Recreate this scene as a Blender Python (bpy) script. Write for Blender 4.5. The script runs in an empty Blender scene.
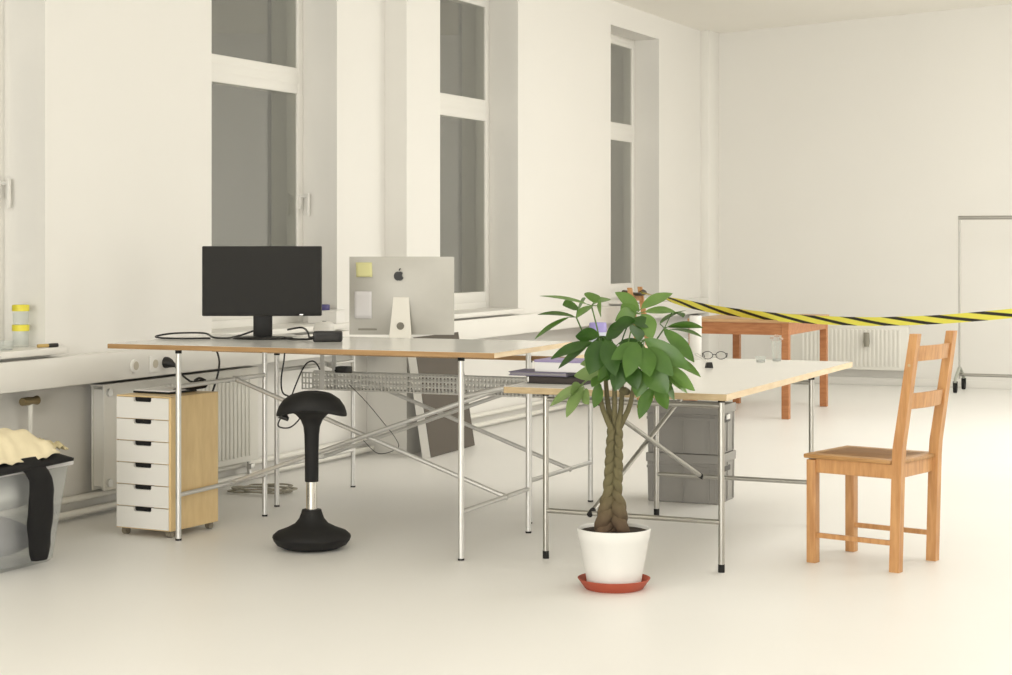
import bpy, bmesh, math, random
from mathutils import Vector, Matrix, noise

random.seed(7)
SC = bpy.context.scene
COL = SC.collection
PI = math.pi

# ---------------------------------------------------------------- camera, light, exposure
YAW = math.radians(23.849)
cam_data = bpy.data.cameras.new('camera')
cam_data.sensor_width = 36.0
cam_data.lens = 1830.0 / 1012.0 * 36.0
cam_data.shift_y = -95.5 / 1012.0
cam_data.clip_end = 200
cam = bpy.data.objects.new('camera', cam_data)
cam.location = (0, 0, 1.32)
cam.rotation_euler = (PI / 2, 0, YAW)
COL.objects.link(cam)
SC.camera = cam

SC.view_settings.view_transform = 'Standard'
SC.view_settings.look = 'None'
SC.view_settings.gamma = 1.0
SC.view_settings.use_curve_mapping = False
SC.view_settings.exposure = 0.0

world = bpy.data.worlds.new('dusk')
SC.world = world
world.use_nodes = True
bg = world.node_tree.nodes['Background']
bg.inputs['Color'].default_value = (0.80, 0.78, 0.70, 1)
bg.inputs['Strength'].default_value = 0.10


def area_lamp(name, loc, rot, sx, sy, power, color):
    d = bpy.data.lights.new(name, 'AREA')
    d.shape = 'RECTANGLE'
    d.size, d.size_y = sx, sy
    d.energy = power
    d.color = color
    o = bpy.data.objects.new(name, d)
    o.location = loc
    o.rotation_euler = rot
    COL.objects.link(o)
    return o


WARM = (1.0, 0.992, 0.968)
# two rows of lamps under the ceiling, plus added fill lights, tall ones to the right and one behind the camera
for yy, pw in ((6.5, 10), (10.5, 68), (14.2, 78)):
    area_lamp('ceiling_lamp', (2.6, yy, 3.55), (0, math.radians(14), 0), 1.2, 2.6, pw, WARM)
for yy, pw in ((4.0, 16), (8.5, 20), (12.5, 62)):
    area_lamp('ceiling_lamp', (-1.2, yy, 3.42), (0, math.radians(4), 0), 1.2, 2.6, pw, WARM)
for yy, pw in ((1.5, 18), (6.0, 30), (10.5, 40), (14.5, 46)):
    area_lamp('side_fill', (4.75, yy, 1.45), (0, PI / 2, 0), 2.3, 2.0, pw, WARM)
area_lamp('end_fill', (-1.2, -4.0, 1.5), (PI / 2, 0, 0), 5.0, 2.4, 410, WARM)


# ---------------------------------------------------------------- helpers
def lin(c):
    c = c / 255.0
    return c / 12.92 if c <= 0.04045 else ((c + 0.055) / 1.055) ** 2.4


def rgb(r, g, b):
    return (lin(r), lin(g), lin(b), 1)


MATS = {}


def mat(name, col, rough=0.5, metal=0.0, var=0.0, scale=8.0, bump=0.0, spec=0.5, stretch=None, coat=0.0, trans=0.0, detail=4.0):
    if name in MATS:
        return MATS[name]
    m = bpy.data.materials.new(name)
    m.use_nodes = True
    nt = m.node_tree
    b = nt.nodes['Principled BSDF']
    b.inputs['Base Color'].default_value = col
    b.inputs['Roughness'].default_value = rough
    b.inputs['Metallic'].default_value = metal
    b.inputs['Specular IOR Level'].default_value = spec
    b.inputs['Coat Weight'].default_value = coat
    b.inputs['Transmission Weight'].default_value = trans
    if var > 0 or bump > 0:
        tc = nt.nodes.new('ShaderNodeTexCoord')
        mp = nt.nodes.new('ShaderNodeMapping')
        if stretch:
            mp.inputs['Scale'].default_value = stretch
        nz = nt.nodes.new('ShaderNodeTexNoise')
        nz.inputs['Scale'].default_value = scale
        nz.inputs['Detail'].default_value = detail
        nt.links.new(tc.outputs['Object'], mp.inputs['Vector'])
        nt.links.new(mp.outputs['Vector'], nz.inputs['Vector'])
        if var > 0:
            mx = nt.nodes.new('ShaderNodeMix')
            mx.data_type = 'RGBA'
            mx.inputs['A'].default_value = tuple(max(0, c * (1 - var)) for c in col[:3]) + (1,)
            mx.inputs['B'].default_value = tuple(min(1, c * (1 + var)) for c in col[:3]) + (1,)
            nt.links.new(nz.outputs['Fac'], mx.inputs['Factor'])
            nt.links.new(mx.outputs['Result'], b.inputs['Base Color'])
        if bump > 0:
            bp = nt.nodes.new('ShaderNodeBump')
            bp.inputs['Strength'].default_value = bump
            bp.inputs['Distance'].default_value = 0.01
            nt.links.new(nz.outputs['Fac'], bp.inputs['Height'])
            nt.links.new(bp.outputs['Normal'], b.inputs['Normal'])
    MATS[name] = m
    return m


def wood(name, light, dark, axis=(1, 12, 12), rough=0.45, scale=6.0):
    m = bpy.data.materials.new(name)
    m.use_nodes = True
    nt = m.node_tree
    b = nt.nodes['Principled BSDF']
    b.inputs['Roughness'].default_value = rough
    tc = nt.nodes.new('ShaderNodeTexCoord')
    mp = nt.nodes.new('ShaderNodeMapping')
    mp.inputs['Scale'].default_value = axis
    nz = nt.nodes.new('ShaderNodeTexNoise')
    nz.inputs['Scale'].default_value = scale
    nz.inputs['Detail'].default_value = 6
    cr = nt.nodes.new('ShaderNodeValToRGB')
    cr.color_ramp.elements[0].position = 0.3
    cr.color_ramp.elements[0].color = dark
    cr.color_ramp.elements[1].position = 0.7
    cr.color_ramp.elements[1].color = light
    nt.links.new(tc.outputs['Object'], mp.inputs['Vector'])
    nt.links.new(mp.outputs['Vector'], nz.inputs['Vector'])
    nt.links.new(nz.outputs['Fac'], cr.inputs['Fac'])
    nt.links.new(cr.outputs['Color'], b.inputs['Base Color'])
    MATS[name] = m
    return m


def clear(name, tint, clear_amount, rough=0.05):
    """thin clear sheet: part transparent, part glossy surface"""
    m = bpy.data.materials.new(name)
    m.use_nodes = True
    nt = m.node_tree
    out = nt.nodes['Material Output']
    b = nt.nodes['Principled BSDF']
    b.inputs['Base Color'].default_value = tint
    b.inputs['Roughness'].default_value = rough
    tr = nt.nodes.new('ShaderNodeBsdfTransparent')
    tr.inputs['Color'].default_value = (0.97, 0.98, 0.97, 1)
    mx = nt.nodes.new('ShaderNodeMixShader')
    mx.inputs['Fac'].default_value = clear_amount
    nt.links.new(b.outputs[0], mx.inputs[1])
    nt.links.new(tr.outputs[0], mx.inputs[2])
    nt.links.new(mx.outputs[0], out.inputs['Surface'])
    MATS[name] = m
    return m


def pane_glass(name):
    """double window pane: fresnel reflection over a see-through grey sheet"""
    m = bpy.data.materials.new(name)
    m.use_nodes = True
    nt = m.node_tree
    out = nt.nodes['Material Output']
    nt.nodes.remove(nt.nodes['Principled BSDF'])
    tr = nt.nodes.new('ShaderNodeBsdfTransparent')
    tr.inputs['Color'].default_value = (0.88, 0.89, 0.86, 1)
    gl = nt.nodes.new('ShaderNodeBsdfGlossy')
    gl.inputs['Roughness'].default_value = 0.02
    lw = nt.nodes.new('ShaderNodeLayerWeight')
    lw.inputs['Blend'].default_value = 0.5
    pw = nt.nodes.new('ShaderNodeMath')
    pw.operation = 'POWER'
    pw.inputs[1].default_value = 2.5
    nt.links.new(lw.outputs['Facing'], pw.inputs[0])
    fr = nt.nodes.new('ShaderNodeMath')
    fr.operation = 'MULTIPLY_ADD'
    fr.inputs[1].default_value = 0.75
    fr.inputs[2].default_value = 0.07
    nt.links.new(pw.outputs[0], fr.inputs[0])
    mx = nt.nodes.new('ShaderNodeMixShader')
    nt.links.new(fr.outputs[0], mx.inputs['Fac'])
    nt.links.new(tr.outputs[0], mx.inputs[1])
    nt.links.new(gl.outputs[0], mx.inputs[2])
    nt.links.new(mx.outputs[0], out.inputs['Surface'])
    MATS[name] = m
    return m


class MB:
    def __init__(self):
        self.bm = bmesh.new()

    def box(self, x0, x1, y0, y1, z0, z1, bevel=0.0, rot=None, about=None, seg=2):
        bm2 = bmesh.new()
        bmesh.ops.create_cube(bm2, size=1.0)
        for v in bm2.verts:
            v.co = Vector(((x0 + x1) / 2 + v.co.x * (x1 - x0), (y0 + y1) / 2 + v.co.y * (y1 - y0), (z0 + z1) / 2 + v.co.z * (z1 - z0)))
        if bevel > 0:
            bmesh.ops.bevel(bm2, geom=list(bm2.edges), offset=bevel, segments=seg, affect='EDGES', profile=0.5)
        if rot is not None:
            c = Vector(about) if about else Vector(((x0 + x1) / 2, (y0 + y1) / 2, (z0 + z1) / 2))
            for v in bm2.verts:
                v.co = rot @ (v.co - c) + c
        self._merge(bm2)
        return self

    def _merge(self, bm2):
        me = bpy.data.meshes.new('tmp')
        bm2.to_mesh(me)
        bm2.free()
        self.bm.from_mesh(me)
        bpy.data.meshes.remove(me)

    def ring_loft(self, rings, cap=True, close=False):
        bm = self.bm
        vr = [[bm.verts.new(p) for p in r] for r in rings]
        n = len(rings[0])
        m = len(vr)
        for i in range(m if close else m - 1):
            a, b = vr[i], vr[(i + 1) % m]
            for j in range(n):
                try:
                    bm.faces.new((a[j], a[(j + 1) % n], b[(j + 1) % n], b[j]))
                except ValueError:
                    pass
        if cap and not close:
            bm.faces.new(list(reversed(vr[0])))
            bm.faces.new(vr[-1])
        return self

    def tube(self, pts, rad, n=10, cap=True, flat=None):
        pts = [Vector(p) for p in pts]
        k = len(pts)
        rads = rad if isinstance(rad, (list, tuple)) else [rad] * k
        tang = []
        for i in range(k):
            t = pts[min(i + 1, k - 1)] - pts[max(i - 1, 0)]
            tang.append(t.normalized())
        up = Vector((0, 0, 1)) if abs(tang[0].z) < 0.9 else Vector((1, 0, 0))
        u = tang[0].cross(up).normalized()
        rings = []
        for i in range(k):
            t = tang[i]
            u = (u - t * u.dot(t)).normalized()
            w = t.cross(u)
            f = flat if flat else 1.0
            rings.append([pts[i] + (u * math.cos(2 * PI * j / n) + w * math.sin(2 * PI * j / n) * f) * rads[i] for j in range(n)])
        return self.ring_loft(rings, cap)

    def rod(self, a, b, r, n=12):
        return self.tube([a, b], r, n)

    def lathe(self, prof, n=32, center=(0, 0, 0), sx=1.0, sy=1.0, cap=True):
        cx, cy, cz = center
        rings = [[Vector((cx + r * sx * math.cos(2 * PI * j / n), cy + r * sy * math.sin(2 * PI * j / n), cz + z)) for j in range(n)] for r, z in prof]
        return self.ring_loft(rings, cap)

    def prism(self, poly, off):
        """poly: 3d points of a planar outline, off: extrusion vector"""
        off = Vector(off)
        a = [Vector(p) for p in poly]
        return self.ring_loft([a, [p + off for p in a]], True)

    def build(self, name, material, parent=None, smooth=35, solid=None):
        bm = self.bm
        bmesh.ops.recalc_face_normals(bm, faces=bm.faces)
        me = bpy.data.meshes.new(name)
        bm.to_mesh(me)
        bm.free()
        o = bpy.data.objects.new(name, me)
        COL.objects.link(o)
        if material:
            me.materials.append(material)
        if smooth:
            me.polygons.foreach_set('use_smooth', [True] * len(me.polygons))
            me.set_sharp_from_angle(angle=math.radians(smooth))
        if parent:
            o.parent = parent
        if solid:
            md = o.modifiers.new('thick', 'SOLIDIFY')
            md.thickness = solid
            md.offset = 0
        return o


def tag(o, label, cat, group=None):
    o['label'] = label
    o['category'] = cat
    if group:
        o['group'] = group
    return o


def thing(name, label, cat, loc=(0, 0, 0), rotz=0.0, group=None):
    o = bpy.data.objects.new(name, None)
    o.empty_display_size = 0.1
    o.location = loc
    o.rotation_euler = (0, 0, rotz)
    COL.objects.link(o)
    return tag(o, label, cat, group)


def struct(o):
    o['kind'] = 'structure'
    return o


def dup(root, loc, rotz, label, group=None):
    r = root.copy()
    COL.objects.link(r)
    r.location = loc
    r.rotation_euler = (0, 0, rotz)
    r['label'] = label
    if group:
        r['group'] = group
    for ch in list(root.children):
        c = ch.copy()
        COL.objects.link(c)
        c.parent = r
        for g in list(ch.children):
            d = g.copy()
            COL.objects.link(d)
            d.parent = c
    return r


def smooth_path(pts, sub=6):
    """catmull-rom"""
    P = [Vector(p) for p in pts]
    out = []
    for i in range(len(P) - 1):
        p0 = P[max(i - 1, 0)]
        p1, p2 = P[i], P[i + 1]
        p3 = P[min(i + 2, len(P) - 1)]
        for k in range(sub):
            t = k / sub
            out.append(0.5 * ((2 * p1) + (-p0 + p2) * t + (2 * p0 - 5 * p1 + 4 * p2 - p3) * t * t + (-p0 + 3 * p1 - 3 * p2 + p3) * t ** 3))
    out.append(P[-1])
    return out


def RZ(a):
    return Matrix.Rotation(a, 3, 'Z')


def RX(a):
    return Matrix.Rotation(a, 3, 'X')


def RY(a):
    return Matrix.Rotation(a, 3, 'Y')


# ---------------------------------------------------------------- materials
M_WALL = mat('wall_paint', (0.81, 0.79, 0.74, 1), 0.75, var=0.02, scale=1.2, bump=0.04)
M_CEIL = mat('ceiling_paint', (0.90, 0.87, 0.80, 1), 0.8, var=0.015, scale=1.0)
M_FLOOR = mat('painted_floor', (0.875, 0.86, 0.82, 1), 0.38, var=0.035, scale=0.9, bump=0.02, spec=0.35)
M_FRAME = mat('window_lacquer', (0.83, 0.81, 0.755, 1), 0.35)
M_TRIM = mat('trim_paint', (0.83, 0.81, 0.755, 1), 0.45, var=0.02, scale=3)
M_GLASS = pane_glass('window_pane')
M_RAD = mat('radiator_enamel', (0.81, 0.79, 0.72, 1), 0.35)
M_CHROME = mat('brushed_steel', (0.67, 0.665, 0.645, 1), 0.45, metal=0.8)
M_TRAY = mat('galvanised_tray', (0.60, 0.59, 0.55, 1), 0.5, metal=0.4)
M_STEELDK = mat('dull_steel', (0.42, 0.41, 0.38, 1), 0.32, metal=1.0)
M_BLACK = mat('black_plastic', rgb(22, 21, 19), 0.5)
M_BLACKMAT = mat('black_rubber', rgb(14, 13, 12), 0.75)
M_SCREEN = mat('matte_screen', rgb(40, 39, 37), 0.6, spec=0.2)
M_BEZEL = mat('monitor_plastic', rgb(30, 29, 27), 0.5, spec=0.3)
M_ALU = mat('bead_blasted_aluminium', (0.50, 0.485, 0.44, 1), 0.5, metal=0.25, var=0.02, scale=30)
M_WHITE = mat('white_lacquer', (0.82, 0.80, 0.75, 1), 0.35)
M_PAPER = mat('white_paper', (0.82, 0.80, 0.76, 1), 0.8)
M_LAMINATE = mat('white_laminate', (0.83, 0.81, 0.76, 1), 0.22, var=0.02, scale=4)
M_GREYLAM = mat('grey_laminate', (0.75, 0.74, 0.70, 1), 0.16, var=0.02, scale=4)
M_EDGEB = wood('oak_edge', rgb(178, 142, 96), rgb(154, 118, 74), axis=(1, 12, 12))
M_EDGED = wood('birch_edge', rgb(196, 174, 136), rgb(178, 154, 116), axis=(3, 3, 12))
M_EDGELIT = wood('lit_edge', rgb(236, 216, 182), rgb(222, 198, 160), axis=(12, 2, 12))  # pale copy of the edge wood, light from the right in its colour
M_PINE = wood('oiled_pine', rgb(208, 158, 104), rgb(180, 128, 78), axis=(10, 10, 1.2))
M_PINESEAT = wood('pine_seat', rgb(190, 145, 90), rgb(158, 114, 66), axis=(1.2, 12, 10))
M_TABLEW = wood('reddish_beech', rgb(190, 130, 84), rgb(164, 104, 62), axis=(1.5, 9, 9))
M_BIRCH = wood('birch_ply', rgb(232, 204, 152), rgb(220, 190, 138), axis=(5, 5, 1.2))
M_GREYBOX = mat('grey_crate_plastic', rgb(150, 147, 141), 0.5, var=0.03, scale=6)
M_POT = mat('white_pot', (0.80, 0.79, 0.75, 1), 0.35)
M_TERRA = mat('terracotta', rgb(176, 82, 58), 0.6, var=0.08, scale=10)
M_SOIL = mat('soil', rgb(48, 38, 28), 0.95, var=0.4, scale=40, bump=0.8)
M_BARK = mat('braided_bark', rgb(104, 97, 68), 0.9, var=0.4, scale=16, bump=0.5, stretch=(1, 1, 0.35))
_nt = M_BARK.node_tree
_tc = _nt.nodes.new('ShaderNodeTexCoord')
_sp = _nt.nodes.new('ShaderNodeSeparateXYZ')
_mr = _nt.nodes.new('ShaderNodeMapRange')
_mr.inputs['From Min'].default_value = 0.24
_mr.inputs['From Max'].default_value = 0.40
_mb = _nt.nodes.new('ShaderNodeMix')
_mb.data_type = 'RGBA'
_mb.inputs['A'].default_value = rgb(92, 74, 56)
_old = _nt.nodes['Principled BSDF'].inputs['Base Color'].links[0].from_socket
_nt.links.new(_tc.outputs['Object'], _sp.inputs[0])
_nt.links.new(_sp.outputs['Z'], _mr.inputs['Value'])
_nt.links.new(_mr.outputs['Result'], _mb.inputs['Factor'])
_nt.links.new(_old, _mb.inputs['B'])
_nt.links.new(_mb.outputs['Result'], _nt.nodes['Principled BSDF'].inputs['Base Color'])
M_DARKPANEL = mat('dark_grey_board', rgb(84, 77, 68), 0.6, var=0.03, scale=5)
M_YELLOW = mat('yellow_tape', rgb(226, 214, 70), 0.45)


def leaf_material(name, c1, c2):
    m = bpy.data.materials.new(name)
    m.use_nodes = True
    nt = m.node_tree
    out = nt.nodes['Material Output']
    b = nt.nodes['Principled BSDF']
    b.inputs['Roughness'].default_value = 0.38
    tc = nt.nodes.new('ShaderNodeTexCoord')
    nz = nt.nodes.new('ShaderNodeTexNoise')
    nz.inputs['Scale'].default_value = 14
    mx = nt.nodes.new('ShaderNodeMix')
    mx.data_type = 'RGBA'
    mx.inputs['A'].default_value = c1
    mx.inputs['B'].default_value = c2
    nt.links.new(tc.outputs['Object'], nz.inputs['Vector'])
    nt.links.new(nz.outputs['Fac'], mx.inputs['Factor'])
    nt.links.new(mx.outputs['Result'], b.inputs['Base Color'])
    tl = nt.nodes.new('ShaderNodeBsdfTranslucent')
    nt.links.new(mx.outputs['Result'], tl.inputs['Color'])
    ms = nt.nodes.new('ShaderNodeMixShader')
    ms.inputs['Fac'].default_value = 0.3
    nt.links.new(b.outputs[0], ms.inputs[1])
    nt.links.new(tl.outputs[0], ms.inputs[2])
    nt.links.new(ms.outputs[0], out.inputs['Surface'])
    MATS[name] = m
    return m


M_LEAF = leaf_material('money_tree_leaf', rgb(60, 98, 34), rgb(92, 128, 52))
M_LEAFD = leaf_material('dark_leaf', rgb(40, 74, 24), rgb(66, 102, 38))
M_LEAFL = leaf_material('light_leaf', rgb(88, 126, 56), rgb(124, 154, 84))
M_LEAFP = leaf_material('pale_leaf', rgb(112, 140, 80), rgb(142, 164, 104))

# ---------------------------------------------------------------- room shell
XW, XB = -5.30, -5.43            # wall face above the trunking / in the niche below it
YB = 16.83                       # back wall
mb = MB()
mb.box(-5.8, 5.2, -4.2, YB + 0.2, -0.2, 0.0)
struct(mb.build('floor', M_FLOOR, smooth=0))

WIN = [(5.42, 6.787), (8.165, 9.512), (10.86, 12.205), (14.12, 15.332)]
ZS, ZT = 0.815, 3.11             # window opening bottom and top
mb = MB()
edges = [-4.2] + [v for w in WIN for v in w] + [YB + 0.2]
for i in range(0, len(edges), 2):
    mb.box(-5.75, XW, edges[i], edges[i + 1], 0.66, 4.0)
for a, b in WIN:
    mb.box(-5.75, XW, a, b, 0.66, ZS)
    mb.box(-5.75, XW, a, b, ZT, 4.0)
mb.box(-5.75, XB, -4.2, YB + 0.2, 0.0, 0.66)
mb.box(XB, -5.148, 10.124, 10.60, 0.0, 4.0, bevel=0.004)     # pier standing proud between two windows
struct(mb.build('wall_left', M_WALL, smooth=0))

mb = MB()
mb.box(-5.75, 5.2, YB, YB + 0.2, 0, 4.2)
struct(mb.build('wall_back', M_WALL, smooth=0))
mb = MB()
mb.box(5.0, 5.2, -4.2, YB + 0.2, 0, 4.2)
for yy in (3.5, 8.0, 12.3):  # unseen piers, added to put vertical bands into the pane reflections
    mb.box(4.82, 5.0, yy, yy + 0.5, 0, 4.2)
struct(mb.build('wall_right', M_WALL, smooth=0))
mb = MB()
mb.box(-5.75, 5.2, -4.4, -4.2, 0, 4.2)
struct(mb.build('wall_front', M_WALL, smooth=0))
# ceiling, rising gently away from the window wall
mb = MB()
sl = 0.052
za, zb = 3.309 + sl * (-5.75 + 5.323), 3.309 + sl * (5.2 + 5.323)
mb.prism([(-5.75, -4.3, za), (5.2, -4.3, zb), (5.2, -4.3, zb + 0.2), (-5.75, -4.3, za + 0.2)], (0, YB + 4.4, 0))
struct(mb.build('ceiling', M_CEIL, smooth=0))

# cable trunking along the window wall
mb = MB()
mb.box(XB, -5.22, -4.0, 10.122, 0.66, 0.795, bevel=0.004)
mb.box(XB, -5.22, 10.602, 16.53, 0.66, 0.795, bevel=0.004)
struct(mb.build('trim_1', M_TRIM))
mb = MB()
mb.box(-4.9, 5.0, YB - 0.025, YB, 0.0, 0.07, bevel=0.004)
struct(mb.build('baseboard_back', M_TRIM))
mb = MB()
mb.box(-5.32, -5.215, 16.52, YB + 0.02, 0.0, 3.6, bevel=0.006)
struct(mb.build('trim_2', M_TRIM))

# windows
XF = -5.53
for i, (a, b) in enumerate(WIN):
    root = struct(bpy.data.objects.new('window_%d' % (i + 1), None))
    COL.objects.link(root)
    root.location = (XF, a, ZS)
    w = b - a
    H = ZT - ZS
    f = MB()
    fw = 0.05
    f.box(-0.09, 0, 0, fw, 0, H, bevel=0.004)
    f.box(-0.09, 0, w - fw, w, 0, H, bevel=0.004)
    f.box(-0.09, 0, fw, w - fw, 0, 0.075, bevel=0.004)
    f.box(-0.09, 0, fw, w - fw, H - 0.05, H, bevel=0.004)
    f.box(-0.09, 0.004, fw, w - fw, 2.255 - ZS, 2.31 - ZS, bevel=0.004)
    f.build('window_frame', M_FRAME, root)
    for (z0, z1, nm) in ((0.07, 2.262 - ZS, 'lower_sash'), (2.303 - ZS, H - 0.045, 'upper_sash')):
        s = MB()
        sw = 0.026
        bot = 0.075 if nm == 'lower_sash' else 0.05
        top = 0.062 if nm == 'lower_sash' else 0.036
        y0, y1 = fw - 0.006, w - fw + 0.006
        s.box(-0.075, 0.004, y0, y0 + sw, z0, z1, bevel=0.004)
        s.box(-0.075, 0.004, y1 - sw, y1, z0, z1, bevel=0.004)
        s.box(-0.075, 0.004, y0 + sw, y1 - sw, z0, z0 + bot, bevel=0.004)
        s.box(-0.075, 0.004, y0 + sw, y1 - sw, z1 - top, z1, bevel=0.004)
        so = s.build(nm, M_FRAME, root)
        g = MB()
        g.box(-0.012, -0.008, y0 + sw - 0.004, y1 - sw + 0.004, z0 + bot - 0.004, z1 - top + 0.004)
        g.build('pane', M_GLASS, so, smooth=0)
    if i < 2:
        h = MB()
        h.box(0.002, 0.016, w - 0.060, w - 0.030, 0.70, 0.79, bevel=0.005)
        h.box(0.050, 0.068, w - 0.054, w - 0.034, 0.66, 0.795, bevel=0.006)
        h.tube([(0.012, w - 0.044, 0.775), (0.06, w - 0.044, 0.775)], 0.009, 10)
        h.build('window_handle', M_WHITE, root)
    s = MB()
    s.box(-0.02, XW - XF + 0.085, -0.04, w - 0.08 if i == 2 else w + 0.055, -0.005, 0.027, bevel=0.006)
    s.build('window_sill', M_TRIM, root)

# skirting pipes along the foot of the window wall
for nm, r, x, z, lab in (('heating_pipe', 0.017, -5.375, 0.035, 'lower of the two white heating pipes along the foot of the window wall'),
                         ('heating_pipe', 0.017, -5.395, 0.098, 'upper of the two white heating pipes along the foot of the window wall')):
    p = MB()
    p.rod((x, 3.0, z), (x, 10.10, z), r, 12)
    p.rod((x, 10.62, z), (x, 16.7, z), r, 12)
    tag(p.build(nm, M_RAD), lab, 'pipe', 'heating pipes along the window wall')


# ---------------------------------------------------------------- radiators
def radiator(name, label, length, height, loc, rotz):
    """front faces local -y, runs along +x from the origin, which sits under the low left corner"""
    t = thing(name, label, 'radiator', loc, rotz, 'panel radiators')
    b = MB()
    b.box(0, length, -0.012, 0, 0, height, bevel=0.004)
    n = int(length / 0.04)
    for k in range(6 if length > 1.3 else 3, n - 1):
        x = 0.02 + k * (length - 0.04) / n
        b.box(x, x + 0.026, -0.018, -0.008, 0.03, height - 0.03, bevel=0.005)
    b.build('front_panel', M_RAD, t)
    b = MB()
    b.box(0.004, length - 0.004, 0.055, 0.067, 0, height, bevel=0.003)
    b.box(0.01, length - 0.01, 0.0, 0.056, 0.02, height - 0.02)
    b.build('back_panel', M_RAD, t)
    b = MB()
    b.box(0.0, length, -0.012, 0.07, height - 0.004, height + 0.006, bevel=0.002)
    b.build('top_grille', M_RAD, t)
    for zz in (0.035, height - 0.035):
        c = MB()
        c.tube([(0.035, -0.01, zz), (0.035, -0.026, zz)], 0.02, 16)
        c.build('end_plug', M_CHROME, t)
    v = MB()
    v.tube([(length - 0.03, 0.03, -0.01), (length - 0.03, 0.03, -0.05), (length - 0.03, 0.02, -0.10)], 0.011, 10)
    v.box(length - 0.05, length - 0.01, 0.0, 0.035, -0.05, -0.02, bevel=0.005)
    v.build('valve', M_CHROME, t)
    return t


radiator('radiator', 'cream panel radiator on the window wall behind the drawer cabinet', 1.40, 0.505, (-5.325, 7.25, 0.125), PI / 2)
radiator('radiator', 'wide cream ribbed radiator on the back wall behind the pine chair', 1.13, 0.40, (-4.52, 16.74, 0.145), 0)

# thermostat valve poking out left of the first radiator
t = thing('radiator_valve', 'brass grey thermostat valve on a thin pipe above the clothes bin', 'valve', (-5.33, 6.76, 0.36))
p = MB()
p.rod((-0.03, 0, -0.26), (-0.03, 0, 0.23), 0.012, 10)
p.build('pipe', M_RAD, t)
p = MB()
p.tube([(-0.03, -0.06, 0.235), (-0.03, -0.02, 0.235), (-0.03, 0.02, 0.235), (-0.03, 0.045, 0.235)], [0.018, 0.020, 0.016, 0.022], 14)
p.build('valve_head', mat('tarnished_brass', rgb(150, 134, 100), 0.4, metal=0.6), t)
t = thing('radiator_thermostat', 'small grey thermostat knob on the front of the back wall radiator', 'thermostat', (-3.76, 16.71, 0.36))
p = MB()
p.tube([(0, -0.03, 0), (0, -0.03, 0.045), (0, -0.03, 0.13)], [0.022, 0.03, 0.026], 14)
p.build('knob', mat('grey_plastic', rgb(150, 146, 132), 0.5), t)
p = MB()
p.rod((0, -0.03, 0.06), (0, 0.02, 0.06), 0.012, 10)
p.build('stem', M_CHROME, t)


# ---------------------------------------------------------------- desks on tubular frames
def desk(name, label, loc, fx, fy, rotz, metal, board, legH, group, joint=0.62, bars_on='x', low=0.2, high=0.68, cap=0.008, jmat=None, twist=0.0, fdx=0.0):
    """frame of four legs with its centre at loc; side frames stand at +-fx when bars_on == 'x' (bars run along y),
    or at +-fy when bars_on == 'y' (bars run along x)"""
    t = thing(name, label, 'desk', loc, rotz, group)
    r = 0.0125
    jmat = jmat or metal
    parts = []
    for sx in (-1, 1):
        for sy in (-1, 1):
            lg = MB()
            lg.rod((sx * fx, sy * fy, cap - 0.002), (sx * fx, sy * fy, legH - 0.012), r, 14)
            lo = lg.build('leg', metal, t)
            parts.append(lo)
            c = MB()
            c.tube([(sx * fx, sy * fy, 0), (sx * fx, sy * fy, cap)], r + 0.001, 14)
            c.build('foot_cap', M_BLACKMAT, lo)
            c = MB()
            c.tube([(sx * fx, sy * fy, legH - 0.020), (sx * fx, sy * fy, legH)], r + 0.002, 14)
            c.build('top_cap', M_BLACKMAT, lo)
    pts = {}
    for s in (-1, 1):
        for z, nm in ((low, 'lower_bar'), (high, 'upper_bar')):
            b = MB()
            if bars_on == 'x':
                b.rod((s * fx, -fy, z), (s * fx, fy, z), 0.0105, 12)
                pts[(s, nm)] = Vector((s * fx, -fy + 2 * fy * joint, z))
            else:
                b.rod((-fx, s * fy, z), (fx, s * fy, z), 0.0105, 12)
                pts[(s, nm)] = Vector((-fx + 2 * fx * joint, s * fy, z))
            parts.append(b.build(nm, metal, t))
    for a, b_ in (((-1, 'upper_bar'), (1, 'lower_bar')), ((-1, 'lower_bar'), (1, 'upper_bar'))):
        d = MB()
        off = Vector((0, 0.013, 0)) if a[1] == 'upper_bar' else Vector((0, -0.013, 0))
        if bars_on == 'y':
            off = Vector((0.013, 0, 0)) if a[1] == 'upper_bar' else Vector((-0.013, 0, 0))
        pa, pb = pts[a] + off, pts[b_] + off
        d.rod(pa, pb, 0.0105, 12)
        do = d.build('cross_brace', metal, t)
        parts.append(do)
        for q, e in ((pa, pb), (pb, pa)):
            dd = (e - q).normalized()
            k = MB()
            k.rod(q - dd * 0.012, q + dd * 0.03, 0.0125, 10)
            k.build('brace_joint', jmat, do)
    for p in parts:                      # the frame may stand slightly askew under its board
        p.rotation_euler = (0, 0, twist)
        p.location = (fdx, 0, 0)
    x0, x1, y0, y1, th, mtop, medge = board
    b = MB()
    e = 0.0025
    b.box(x0, x1, y0, y1, legH, legH + th, bevel=0.0015, seg=1)
    bo = b.build('tabletop', medge, t, smooth=0)
    s = MB()
    s.box(x0 + e, x1 - e, y0 + e, y1 - e, legH + th - 0.0004, legH + th + 0.0008)
    s.build('laminate_surface', mtop, bo, smooth=0)
    s = MB()
    s.box(x0 + 0.01, x1 - 0.01, y0 + 0.01, y1 - 0.01, legH - 0.0008, legH + 0.0004)
    s.build('underside', M_LAMINATE, bo, smooth=0)
    s = MB()
    s.box(x1 - 0.0006, x1 + 0.0012, y0, y1, legH + 0.0006, legH + th - 0.0008)
    s.build('lit_edging', M_EDGELIT, bo, smooth=0)  # edging on the right end only, painted bright as the lit side
    return t


DG = 'desks on tubular steel frames'
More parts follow.
